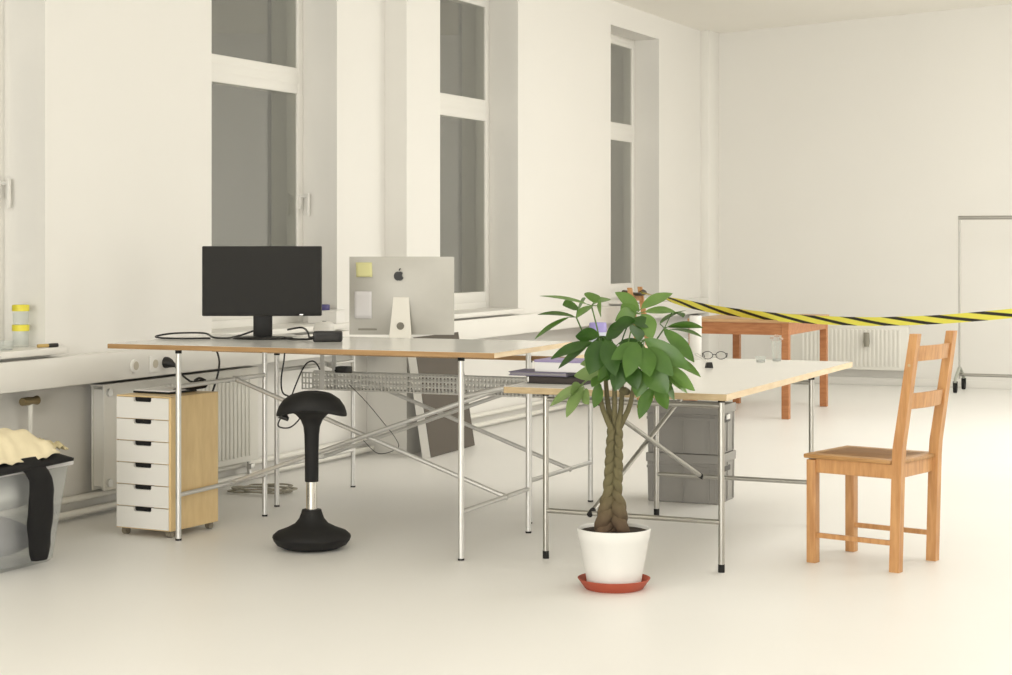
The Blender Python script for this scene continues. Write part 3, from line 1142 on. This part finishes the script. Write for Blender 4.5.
# ---------------------------------------------------------------- clothes rack at the far right
t = thing('clothes_rack', 'grey metal clothes rack on casters by the back wall at far right', 'clothes rack', (-2.88, 16.45, 0))
W = 1.55
b = MB()
b.rod((-0.01, 0, 1.535), (W + 0.01, 0, 1.535), 0.017, 12)
b.build('top_rail', M_STEELDK, t)
b = MB()
b.rod((0, 0, 0.145), (W, 0, 0.145), 0.014, 12)
b.build('lower_rail', M_STEELDK, t)
for x in (0, W):
    b = MB()
    b.rod((x, 0, 0.11), (x, 0, 1.54), 0.0085, 12)
    b.build('upright', M_STEELDK, t)
    b = MB()
    b.tube([(x, -0.22, 0.085), (x, -0.20, 0.12), (x, -0.03, 0.20), (x, 0.03, 0.20), (x, 0.20, 0.12), (x, 0.22, 0.085)], 0.015, 10)
    b.build('foot', mat('pale_steel', rgb(176, 178, 166), 0.35, metal=0.3), t)
    for y in (-0.21, 0.21):
        c = MB()
        c.tube([(x - 0.014, y, 0.038), (x + 0.014, y, 0.038)], 0.038, 18)
        c.box(x - 0.02, x + 0.02, y - 0.012, y + 0.012, 0.04, 0.10, bevel=0.003)
        c.build('caster', M_BLACKMAT, t)

# ---------------------------------------------------------------- potted braided tree
t = thing('potted_tree', 'braided money tree with green palm shaped leaves in a white pot', 'plant', (-2.446, 6.552, 0), YAW)
b = MB()
z0 = 0.022
b.lathe([(0.0005, z0), (0.098, z0), (0.104, z0 + 0.004), (0.108, z0 + 0.03), (0.133, 0.185), (0.136, 0.189), (0.1405, 0.224), (0.1405, 0.229), (0.137, 0.231), (0.1335, 0.228), (0.130, 0.208), (0.0005, 0.200)], 48)
b.build('pot', M_POT, t)
b = MB()
b.lathe([(0.0005, 0.216), (0.05, 0.220), (0.10, 0.218), (0.1325, 0.217), (0.130, 0.209), (0.0005, 0.2095)], 32)
b.build('soil', M_SOIL, t)
b = MB()
b.lathe([(0.0005, 0.0), (0.108, 0.0), (0.112, 0.003), (0.136, 0.036), (0.139, 0.040), (0.136, 0.041), (0.131, 0.037), (0.109, 0.012), (0.0005, 0.012)], 48)
b.build('saucer', M_TERRA, t)


def pl(x, y, d=0.0):
    """plant-local point from its sideways and vertical position in the view (262 px = 1 m at the pot)"""
    return Vector(((x - 614) / 262.0, -d, (588 - y) / 262.0))


# plaited trunk: five strands crossing over each other, swollen at the soil and parting into stems near the crown
tops = [(599, 384, 0.02), (606, 374, -0.03), (614, 372, 0.03), (622, 378, -0.02), (633, 386, 0.02)]
strands = []
for s in range(5):
    pts, rad = [], []
    for k in range(49):
        u = k / 48
        z = 0.208 + u * 0.405
        q = max(0.0, 1 - u / 0.36)
        a = 2 * PI * (s / 5 + 1.75 * u ** 1.15 + 0.04)
        A = (0.027 - 0.010 * u) * (1 - q) + 0.038 * q ** 0.8 * (1 + 0.25 * math.sin(s * 2.1))
        B = 0.020 - 0.005 * u + 0.012 * q
        pts.append(Vector((-0.012 + 0.016 * u + A * math.sin(a), B * math.sin(2 * a + 0.4), z)))
        rad.append(0.0185 - 0.0065 * u + 0.0115 * math.sin(PI * min(1, q * 0.85)) + 0.0022 * math.sin(u * 28 + s * 2.3))
    strands.append((pts, rad))
order = sorted(range(5), key=lambda q: strands[q][0][-1].x)
for rank, s in enumerate(order):
    pts, rad = strands[s]
    e = pl(*tops[rank])
    p0 = pts[-1]
    for q in (0.2, 0.4, 0.6, 0.8, 1.0):
        sw = 0.006 * math.sin(q * PI) * (rank - 2)
        pts.append(p0.lerp(e, q) + Vector((sw, 0, 0)))
        rad.append(0.0115 - 0.0035 * q)
    b = MB()
    b.tube(pts, rad, 14)
    b.build('braided_stem', M_BARK, t, smooth=70)
b = MB()
b.tube([pl(628, 392, 0.0), pl(624, 391, 0.02), pl(620, 390, 0.01)], [0.012, 0.018, 0.010], 10)
b.build('cut_stub', M_BARK, t)


def leaflet(bm, base, tip, wvis, bend, flip, wmax=0.064):
    """an oval pointed blade from base to tip, turned so that it shows about wvis metres of width from the front"""
    ax = tip - base
    L = ax.length
    ax = ax.normalized()
    cam_dir = Vector((0, -1, 0.06)).normalized()
    cam_p = (cam_dir - ax * cam_dir.dot(ax))
    if cam_p.length < 0.2:
        cam_p = Vector((0, 0, 1)) - ax * ax.z
    cam_p.normalize()
    sid = ax.cross(cam_p).normalized()
    W = max(wmax, wvis)
    ang = math.acos(max(0.05, min(1.0, wvis / W))) * flip
    side = sid * math.cos(ang) + cam_p * math.sin(ang)
    nor = ax.cross(side).normalized()
    if nor.z < 0:
        nor = -nor
    n = 10
    rows = []
    for k in range(n + 1):
        u = k / n
        w = W / 2 * (math.sin(PI * min(1, u ** 0.85 * 0.985 + 0.012)) ** 0.72) * (0.82 + 0.36 * u if u < 0.6 else 1.036 - 0.25 * (u - 0.6))
        if k == 0:
            w = 0.002
        if k == n:
            w = 0.0015
        c = base + ax * (L * u) + nor * (-bend * L * (u - 0.5) ** 2 * 2 + bend * L * 0.5)
        fold = 0.16 * w
        rows.append([bm.verts.new(c + side * w + nor * fold), bm.verts.new(c + side * w * 0.5 + nor * fold * 0.45), bm.verts.new(c), bm.verts.new(c - side * w * 0.5 + nor * fold * 0.45), bm.verts.new(c - side * w + nor * fold)])
    for k in range(n):
        for j in range(4):
            bm.faces.new((rows[k][j], rows[k][j + 1], rows[k + 1][j + 1], rows[k + 1][j]))


# compound leaves: (hub x, y, depth), stem top index, pale?, leaflets (base x, y, tip x, tip y, seen width, tip depth)
LEAVES = [
    ((592, 306, -0.05), 1, 3, [(588, 305, 540, 297, 4, -0.10), (594, 303, 589, 292, 13, 0.06), (593, 306, 577, 318, 7, 0.0), (596, 304, 612, 300, 7, -0.12), (597, 306, 600, 312, 6, 0.07)]),
    ((577, 318, -0.08), 0, 0, [(579, 308, 564, 307, 10, -0.16), (576, 318, 538, 316, 4, -0.10), (570, 318, 535, 340, 5, -0.04), (578, 316, 588, 300, 4, -0.20)]),
    ((600, 335, 0.08), 0, 2, [(598, 335, 574, 334, 14, 0.16), (592, 341, 550, 357, 10, 0.14), (600, 339, 587, 371, 23, 0.18), (586, 346, 558, 368, 7, 0.04), (604, 338, 612, 372, 20, 0.22)]),
    ((636, 314, -0.02), 3, 3, [(640, 311, 616, 293, 12, -0.06), (642, 309, 674, 294, 11, -0.06), (645, 312, 675, 312, 8, 0.02), (634, 312, 614, 320, 17, 0.08), (642, 314, 650, 338, 20, 0.10), (634, 317, 622, 303, 14, 0.04)]),
    ((628, 322, 0.04), 2, 2, [(634, 320, 610, 327, 13, 0.10), (632, 324, 636, 340, 14, 0.14), (626, 322, 604, 338, 14, 0.10), (630, 320, 652, 326, 12, 0.06)]),
    ((664, 328, 0.02), 4, 0, [(663, 329, 692, 361, 15, 0.08), (667, 327, 703, 328, 7, 0.00), (668, 330, 703, 338, 3, -0.04), (660, 324, 688, 311, 3, -0.06), (672, 312, 684, 318, 3, -0.04)]),
    ((642, 338, 0.12), 3, 0, [(642, 337, 686, 366, 19, 0.17), (634, 340, 622, 373, 19, 0.24), (645, 345, 668, 372, 18, 0.22), (640, 345, 645, 372, 20, 0.24), (636, 342, 608, 356, 16, 0.22)]),
    ((658, 358, 0.08), 4, 3, [(656, 362, 691, 388, 14, 0.14), (662, 372, 684, 391, 8, 0.12), (660, 354, 699, 376, 9, 0.06), (655, 362, 668, 390, 14, 0.10)]),
    ((606, 368, 0.06), 0, 1, [(606, 371, 573, 374, 15, 0.10), (600, 366, 580, 364, 10, 0.02)]),
    ((582, 383, 0.04), 0, 1, [(583, 384, 550, 406, 9, 0.02), (583, 386, 566, 416, 11, 0.06), (584, 388, 588, 402, 9, 0.10), (580, 384, 570, 392, 10, 0.08)]),
    ((598, 378, 0.10), 0, 0, [(597, 380, 592, 405, 12, 0.13), (604, 372, 590, 384, 9, 0.16), (606, 360, 596, 378, 14, 0.16)]),
    ((625, 362, 0.12), 2, 2, [(621, 360, 612, 388, 18, 0.15), (626, 360, 634, 386, 18, 0.18), (616, 356, 604, 378, 16, 0.14)]),
    ((648, 372, 0.12), 4, 0, [(642, 362, 664, 390, 24, 0.17), (651, 384, 636, 415, 14, 0.16), (652, 384, 664, 406, 13, 0.14), (640, 368, 634, 394, 18, 0.15), (656, 378, 672, 398, 10, 0.10)]),
    ((616, 348, -0.06), 1, 2, [(616, 346, 598, 362, 18, -0.04), (618, 348, 632, 366, 20, -0.02), (620, 344, 648, 352, 18, -0.06), (612, 340, 596, 350, 16, -0.08)]),
]
rng = random.Random(3)
for hub, st, pale, lfs in LEAVES:
    b = MB()
    h = pl(*hub)
    s0 = pl(*tops[st])
    mid = s0.lerp(h, 0.5) + Vector((0, 0, 0.02))
    b.tube(smooth_path([s0, mid, h], 5), 0.003, 6)
    for (bx, by, tx, ty, w, td) in lfs:
        base = pl(bx, by, hub[2] * 0.7 + td * 0.3)
        if (base - h).length > 0.012:
            b.tube([h, base], 0.0018, 5)
        leaflet(b.bm, base, pl(tx, ty, td), w / 262.0, rng.uniform(0.02, 0.13), rng.choice((-1, 1)))
    b.build('leaf', (M_LEAF, M_LEAFP, M_LEAFD, M_LEAFL)[pale], t, smooth=60)

# ---------------------------------------------------------------- things on the low desk
ZL = 0.7262
t = thing('black_book', 'thick black book at the bottom of the stack on the low desk', 'book', (-2.90, 7.17, ZL), math.radians(1), 'stack at the low desk corner')
b = MB()
b.box(-0.135, 0.125, -0.09, 0.09, 0, 0.003, bevel=0.001)
b.box(-0.135, 0.125, -0.09, 0.09, 0.027, 0.030, bevel=0.001)
b.box(-0.135, 0.125, 0.082, 0.09, 0, 0.030, bevel=0.001)
b.build('cover', M_BLACK, t, smooth=0)
b = MB()
b.box(-0.128, 0.12, -0.084, 0.082, 0.003, 0.027)
b.build('pages', mat('dark_pages', rgb(58, 50, 46), 0.7, var=0.2, scale=60, stretch=(0.1, 0.1, 4)), t, smooth=0)
t = thing('notebook', 'thin grey purple notebook sticking out left in the desk stack', 'notebook', (-2.99, 7.18, ZL + 0.0305), math.radians(2), 'stack at the low desk corner')
b = MB()
b.box(-0.13, 0.13, -0.10, 0.09, 0, 0.004, bevel=0.0015)
b.box(-0.13, 0.13, -0.10, 0.09, 0.013, 0.017, bevel=0.0015)
b.build('cover', mat('slate_purple', rgb(112, 106, 128), 0.5), t, smooth=0)
b = MB()
b.box(-0.125, 0.126, -0.096, 0.086, 0.004, 0.013)
b.build('pages', mat('shaded_pages', rgb(150, 146, 150), 0.8), t, smooth=0)
t = thing('paper_box', 'flat white box with lilac lid on top of the desk stack', 'box', (-2.895, 7.19, ZL + 0.048), math.radians(1), 'stack at the low desk corner')
b = MB()
b.box(-0.115, 0.125, -0.085, 0.085, 0, 0.040, bevel=0.002)
b.build('box_body', mat('box_white', (0.76, 0.75, 0.74, 1), 0.6), t, smooth=0)
b = MB()
b.box(-0.117, 0.127, -0.087, 0.087, 0.040, 0.050, bevel=0.002)
b.build('lid', mat('lilac_card', rgb(150, 138, 176), 0.55), t, smooth=0)

t = thing('white_cylinder', 'white upright cylinder behind the tree leaves on the low desk', 'cylinder', (-2.868, 8.86, ZL))
b = MB()
b.lathe([(0.0005, 0), (0.030, 0), (0.031, 0.003), (0.031, 0.218), (0.029, 0.221), (0.022, 0.221), (0.021, 0.20), (0.0005, 0.20)], 28)
b.build('tube_body', M_PAPER, t)
M_CLEAR = clear('clear_glass', (0.92, 0.94, 0.94, 1), 0.90, 0.04)
M_BASEG = clear('glass_foot', (0.52, 0.53, 0.50, 1), 0.35, 0.1)


def glass_cup(name, label, loc, r, h, flower=False):
    t = thing(name, label, 'glass', loc, 0, 'clear glasses on the low desk')
    b = MB()
    b.lathe([(r * 0.8, 0.01), (r * 0.86, h * 0.3), (r, h), (r - 0.002, h), (r * 0.86 - 0.002, h * 0.3), (r * 0.8 - 0.002, 0.012)], 24, cap=False)
    b.build('cup_wall', M_CLEAR, t)
    b = MB()
    b.lathe([(0.0005, 0), (r * 0.78, 0.0), (r * 0.82, 0.006), (r * 0.80, 0.012), (0.0005, 0.010)], 24)
    b.build('cup_base', M_BASEG, t)
    if flower:
        m = mat('dried_sprig', rgb(196, 172, 156), 0.8)
        for k in range(4):
            s = MB()
            a = k * 1.6
            top = Vector((0.024 * math.cos(a), 0.02 * math.sin(a), h + 0.01 + 0.012 * k % 0.02))
            s.tube([(0.004 * math.cos(a), 0.004 * math.sin(a), 0.014), top], 0.0008, 5)
            for q in range(5):
                p = top + Vector((0.007 * math.cos(q * 1.3 + a), 0.007 * math.sin(q * 1.3 + a), 0.004 * (q % 2)))
                s.lathe([(0.0003, -0.004), (0.004, -0.001), (0.003, 0.003), (0.0003, 0.004)], 6, p)
            s.build('sprig', m, t)
    return t


glass_cup('drinking_glass', 'clear glass with a faint dried sprig, nearest the desk back edge', (-2.455, 8.89, ZL), 0.026, 0.10, True)
glass_cup('drinking_glass', 'low clear glass to the left of the sprig glass', (-2.505, 8.78, ZL), 0.027, 0.03)
glass_cup('drinking_glass', 'clear glass jar partly behind leaves beside the white cylinder', (-2.86, 8.62, ZL), 0.034, 0.12)
t = thing('binder_clip', 'small black clip lying by the leaves on the low desk', 'clip', (-2.617, 8.29, ZL), 0.6)
b = MB()
b.prism([(-0.018, -0.012, 0), (0.018, -0.012, 0), (0.012, -0.012, 0.026), (-0.012, -0.012, 0.026)], (0, 0.022, 0))
b.build('clip_body', M_BLACK, t, smooth=0)
b = MB()
b.tube(smooth_path([(-0.010, 0, 0.024), (-0.03, 0.03, 0.045), (-0.05, 0.06, 0.06), (-0.035, 0.055, 0.062), (-0.004, 0.005, 0.026)]), 0.0025, 6)
b.build('wire_arm', M_CHROME, t)
t = thing('wire_glasses', 'thin black framed glasses lying near the back of the low desk', 'glasses', (-2.775, 8.88, ZL), 0.25)
b = MB()
for sx in (-1, 1):
    pts = [(sx * 0.034 + 0.026 * math.cos(2 * PI * k / 18), -0.005, 0.022 + 0.019 * math.sin(2 * PI * k / 18)) for k in range(19)]
    b.tube(pts, 0.002, 6, cap=False)
b.tube([(-0.009, -0.005, 0.026), (0.009, -0.005, 0.026)], 0.002, 6)
b.build('rims', M_BLACK, t)
for sx in (-1, 1):
    b = MB()
    b.tube(smooth_path([(sx * 0.06, -0.004, 0.03), (sx * 0.062, 0.05, 0.030), (sx * 0.06, 0.10, 0.020), (sx * 0.056, 0.115, 0.004)]), 0.0022, 6)
    b.build('temple', M_BLACK, t)
t = thing('lilac_cup', 'lilac topped white cup on the second desk seen through leaves', 'cup', (-3.22, 8.40, 0.7988))
b = MB()
b.lathe([(0.0005, 0), (0.032, 0), (0.034, 0.004), (0.040, 0.075), (0.040, 0.08), (0.0005, 0.08)], 28)
b.build('cup_body', mat('pale_blue_white', rgb(206, 210, 226), 0.5), t)
b = MB()
b.lathe([(0.040, 0.0795), (0.043, 0.082), (0.043, 0.118), (0.040, 0.126), (0.0005, 0.127)], 28)
b.build('lid', mat('lilac_plastic', rgb(160, 150, 206), 0.5), t)

# things behind the monitor
t = thing('white_carton', 'small white carton on the window sill behind the monitor', 'box', (-5.32, 9.42, 0.8425), 0.15)
b = MB()
b.box(-0.09, 0.09, -0.07, 0.07, 0, 0.075, bevel=0.003)
b.build('carton_body', M_PAPER, t, smooth=0)
b = MB()
b.box(-0.092, 0.092, -0.072, 0.072, 0.068, 0.078, bevel=0.002)
b.build('flap', M_PAPER, t, smooth=0)
t = thing('blue_roll', 'small dark blue roll on the white carton behind the monitor', 'roll', (-5.325, 9.38, 0.9208))
b = MB()
b.lathe([(0.018, 0), (0.042, 0.0), (0.044, 0.003), (0.044, 0.03), (0.042, 0.033), (0.018, 0.033)], 24)
b.build('reel_body', mat('dark_violet', rgb(72, 66, 118), 0.5), t)
t = thing('desk_speaker', 'rounded white speaker behind the monitor foot on the second desk', 'speaker', (-4.70, 8.30, 0.7988), YAW)
b = MB()
b.lathe([(0.0005, 0), (0.05, 0), (0.056, 0.01), (0.058, 0.07), (0.050, 0.098), (0.030, 0.108), (0.0005, 0.11)], 28)
b.build('speaker_body', M_WHITE, t)
b = MB()
b.lathe([(0.0005, 0.0), (0.012, 0.0), (0.011, 0.003), (0.0005, 0.0035)], 16, (-0.0, -0.0, 0.108))
b.build('button', M_BEZEL, t)
t = thing('paper_stack', 'loose white papers on the second desk left of the monitor', 'papers', (-4.86, 8.10, 0.7988), 0.3)
b = MB()
b.box(-0.10, 0.10, -0.07, 0.07, 0, 0.02, bevel=0.001)
b.build('lower_sheets', M_PAPER, t, smooth=0)
b = MB()
b.box(-0.08, 0.09, -0.05, 0.06, 0.0205, 0.045, bevel=0.001, rot=RZ(0.25))
b.build('upper_sheets', mat('cool_paper', (0.72, 0.71, 0.69, 1), 0.7), t, smooth=0)

# ---------------------------------------------------------------- things on the first window sill
t = thing('banded_jar', 'clear jar with two yellow bands on the left window sill', 'jar', (-5.36, 6.69, 0.8425))
b = MB()
b.lathe([(0.034, 0.0), (0.036, 0.01), (0.036, 0.17), (0.03, 0.185), (0.028, 0.185), (0.033, 0.17), (0.033, 0.012)], 24, cap=False)
b.build('jar_wall', M_CLEAR, t)
for zz in (0.075, 0.165):
    b = MB()
    b.lathe([(0.0375, zz), (0.039, zz + 0.002), (0.039, zz + 0.026), (0.0375, zz + 0.028), (0.0365, zz + 0.028), (0.0365, zz)], 24, cap=False)
    b.build('yellow_band', M_YELLOW, t)
t = thing('glass_dish', 'low clear glass dish at the left edge of the window sill', 'dish', (-5.33, 6.50, 0.8425))
b = MB()
b.lathe([(0.06, 0), (0.064, 0.003), (0.068, 0.04), (0.066, 0.04), (0.062, 0.006)], 28, cap=False)
b.build('dish_wall', M_CLEAR, t)
b = MB()
b.lathe([(0.0005, 0), (0.06, 0), (0.06, 0.005), (0.0005, 0.005)], 28)
b.build('dish_base', M_BASEG, t)
t = thing('marker_pen', 'small tan and black marker on the left window sill', 'marker', (-5.25, 6.745, 0.850), math.radians(72))
b = MB()
b.tube([(-0.055, 0, 0.001), (0.0, 0, 0.001)], 0.008, 12)
b.build('barrel', mat('tan_plastic', rgb(190, 160, 96), 0.5), t)
b = MB()
b.tube([(0.0, 0, 0.001), (0.012, 0, 0.001), (0.05, 0, 0.001)], [0.008, 0.0095, 0.0095], 12)
b.build('cap', M_BLACK, t)

# ---------------------------------------------------------------- clear bin of clothes at the left edge
t = thing('storage_bin', 'clear plastic storage bin full of clothes at the left edge', 'bin', (0, 0, 0))
M_BIN = clear('milky_plastic', (0.80, 0.80, 0.80, 1), 0.76, 0.2)
bx0, bx1, by0, by1 = -5.16, -4.78, 5.48, 6.20
fl, H = 0.05, 0.42


def rrect(x0, x1, y0, y1, r, z, n=5):
    out = []
    for cx, cy, a0 in ((x1 - r, y1 - r, 0), (x0 + r, y1 - r, PI / 2), (x0 + r, y0 + r, PI), (x1 - r, y0 + r, 1.5 * PI)):
        for k in range(n + 1):
            a = a0 + PI / 2 * k / n
            out.append(Vector((cx + r * math.cos(a), cy + r * math.sin(a), z)))
    return out


b = MB()
rings = []
for u in (0, 0.03, 0.5, 1.0):
    z = u * H
    g = fl * u - (0.01 if u == 0 else 0)
    rings.append(rrect(bx0 - g, bx1 + g, by0 - g, by1 + g, 0.05, z))
for u in (1.0, 0.5, 0.03):
    z = u * H
    g = fl * u - 0.003
    rings.append(rrect(bx0 - g, bx1 + g, by0 - g, by1 + g, 0.048, z + (0.004 if u < 0.1 else 0)))
b.ring_loft(rings)
b.build('bin_wall', M_BIN, t, smooth=40)
b = MB()
g = fl
a_, b_ = rrect(bx0 - g - 0.014, bx1 + g + 0.014, by0 - g - 0.014, by1 + g + 0.014, 0.055, H - 0.024), rrect(bx0 - g - 0.014, bx1 + g + 0.014, by0 - g - 0.014, by1 + g + 0.014, 0.055, H + 0.002)
c_, d_ = rrect(bx0 - g + 0.0, bx1 + g - 0.0, by0 - g + 0.0, by1 + g - 0.0, 0.05, H + 0.002), rrect(bx0 - g + 0.0, bx1 + g - 0.0, by0 - g + 0.0, by1 + g - 0.0, 0.05, H - 0.024)
b.ring_loft([a_, b_, c_, d_], close=True)
b.build('rim', clear('milky_rim', (0.80, 0.79, 0.78, 1), 0.15, 0.3), t, smooth=40)


def cloth_lump(name, label, cat, c, r, seed, material, amp=0.35, n=26, freq=7.0, group=None):
    b = MB()
    bmesh.ops.create_icosphere(b.bm, subdivisions=4, radius=1.0)
    for v in b.bm.verts:
        d = v.co.normalized()
        q = Vector((d.x * r[0], d.y * r[1], d.z * r[2]))
        nn = noise.noise(q * freq + Vector((seed * 7.1, seed * 3.3, 0)))
        ridge = 1 - abs(noise.noise(q * freq * 1.7 + Vector((seed, 5, seed))))
        f = 1 + amp * nn + amp * 0.35 * (ridge - 0.75)
        flat = d.copy()
        if d.z < 0:
            flat.z *= 0.8
        v.co = Vector((c[0] + flat.x * r[0] * f, c[1] + flat.y * r[1] * f, c[2] + flat.z * r[2] * f))
    o = b.build(name, material, None, smooth=60)
    return tag(o, label, cat, group)


M_CREAM = mat('cream_cotton', rgb(230, 217, 182), 0.9, var=0.06, scale=12)
M_BEIGE = mat('beige_knit', rgb(206, 192, 150), 0.9, var=0.12, scale=40, bump=0.3)
M_BLKCLOTH = mat('black_cotton', rgb(15, 14, 14), 0.95, bump=0.15, scale=30)
CGp = 'garments inside the clear bin'
cloth_lump('folded_garment', 'dark grey garment at the bottom of the clear bin', 'garment', (-4.945, 5.955, 0.105), (0.165, 0.215, 0.088), 1, mat('grey_cotton', rgb(112, 112, 118), 0.9), 0.13, group=CGp)
cloth_lump('folded_garment', 'white garment in the upper middle of the clear bin', 'garment', (-4.935, 5.965, 0.30), (0.18, 0.22, 0.088), 2, mat('white_cotton', rgb(226, 224, 220), 0.9), 0.13, group=CGp)
cloth_lump('folded_garment', 'blue grey garment at the near end of the clear bin', 'garment', (-4.94, 5.61, 0.20), (0.16, 0.095, 0.16), 3, mat('bluegrey_cotton', rgb(112, 120, 134), 0.9), 0.2, group=CGp)


def cloth_sheet(name, label, cat, fn, nu, nv, material, thick=0.004, parent=None):
    b = MB()
    rows = [[b.bm.verts.new(Vector(fn(i / nu, j / nv))) for j in range(nv + 1)] for i in range(nu + 1)]
    for i in range(nu):
        for j in range(nv):
            b.bm.faces.new((rows[i][j], rows[i + 1][j], rows[i + 1][j + 1], rows[i][j + 1]))
    o = b.build(name, material, parent, smooth=60, solid=thick)
    if label:
        tag(o, label, cat)
    return o


# black garment: body spread over the clothes, one sleeve hanging outside
blk = MB()
rows = []
nu, nv = 24, 14
for i in range(nu + 1):
    u = i / nu
    y = 5.50 + u * 0.68
    row = []
    for j in range(nv + 1):
        v = j / nv
        x = -5.10 + v * 0.375
        z = 0.432 + 0.010 * noise.noise(Vector((x * 9, y * 9, 2))) + 0.016 * math.sin(v * PI)
        if v > 0.9:
            x = -4.722 + (v - 0.9) * 0.42
            z = 0.432 - (v - 0.9) * 0.25 * (1 - 0.7 * u)
        row.append(blk.bm.verts.new(Vector((x, y, z))))
    rows.append(row)
for i in range(nu):
    for j in range(nv):
        blk.bm.faces.new((rows[i][j], rows[i + 1][j], rows[i + 1][j + 1], rows[i][j + 1]))
bo = blk.build('black_garment', M_BLKCLOTH, None, smooth=60, solid=0.012)
tag(bo, 'black garment draped over the bin rim with one sleeve hanging outside', 'garment')
b = MB()
SY0, SY1 = 5.935, 6.012
pts, rad = [], []
for k in range(16):
    u = k / 15
    z = 0.455 - u * 0.42
    x = -4.745 + 0.075 * min(1, u * 6) - 0.055 * u
    pts.append((x + 0.008, SY0 + (SY1 - SY0) * u + 0.008 * math.sin(u * 5), z))
    rad.append(0.076 - 0.006 * math.sin(u * 9) - 0.006 * u if u < 0.88 else 0.072 - 0.22 * (u - 0.86))
rings = []
for (p, r) in zip(pts, rad):
    ring = []
    for j in range(16):
        a = 2 * PI * j / 16
        w = 1 + 0.14 * noise.noise(Vector((math.cos(a) * 2, math.sin(a) * 2, p[2] * 14)))
        ring.append(Vector((p[0] + 0.022 * math.cos(a) * w, p[1] + r * math.sin(a) * w, p[2])))
    rings.append(ring)
b.ring_loft(rings)
b.build('sleeve', M_BLKCLOTH, bo, smooth=60)


def cream_fn(u, v):
    y = 5.42 + u * 0.71
    x = -5.14 + v * 0.43
    n1 = noise.noise(Vector((x * 6, y * 7, 1.3)))
    n2 = abs(noise.noise(Vector((x * 13, y * 11, 4.1))))
    edge = min(1, 5 * v, 4.5 * (1 - v), 9 * (1 - u))
    z = 0.462 + edge * (0.082 + 0.02 * n1) + 0.03 * n2
    if v > 0.93:
        z -= 0.03 * (1 - abs(u - 0.66) * 1.4)
    return (x, y, z)


cloth_sheet('cream_cloth', 'crumpled cream cloth heaped on top of the clear bin', 'cloth', cream_fn, 40, 26, M_CREAM, 0.005)


def beige_fn(u, v):
    y = 6.06 + u * 0.19
    x = -5.06 + v * 0.30
    z = 0.452 + 0.05 * math.sin(PI * v) * (1 - 0.55 * u) + 0.035 * abs(noise.noise(Vector((x * 24, y * 26, 9)))) + 0.02 * (1 - u)
    return (x, y, z)


cloth_sheet('beige_knit_garment', 'beige lacy knit bunched at the right end of the bin', 'garment', beige_fn, 20, 18, M_BEIGE, 0.006)
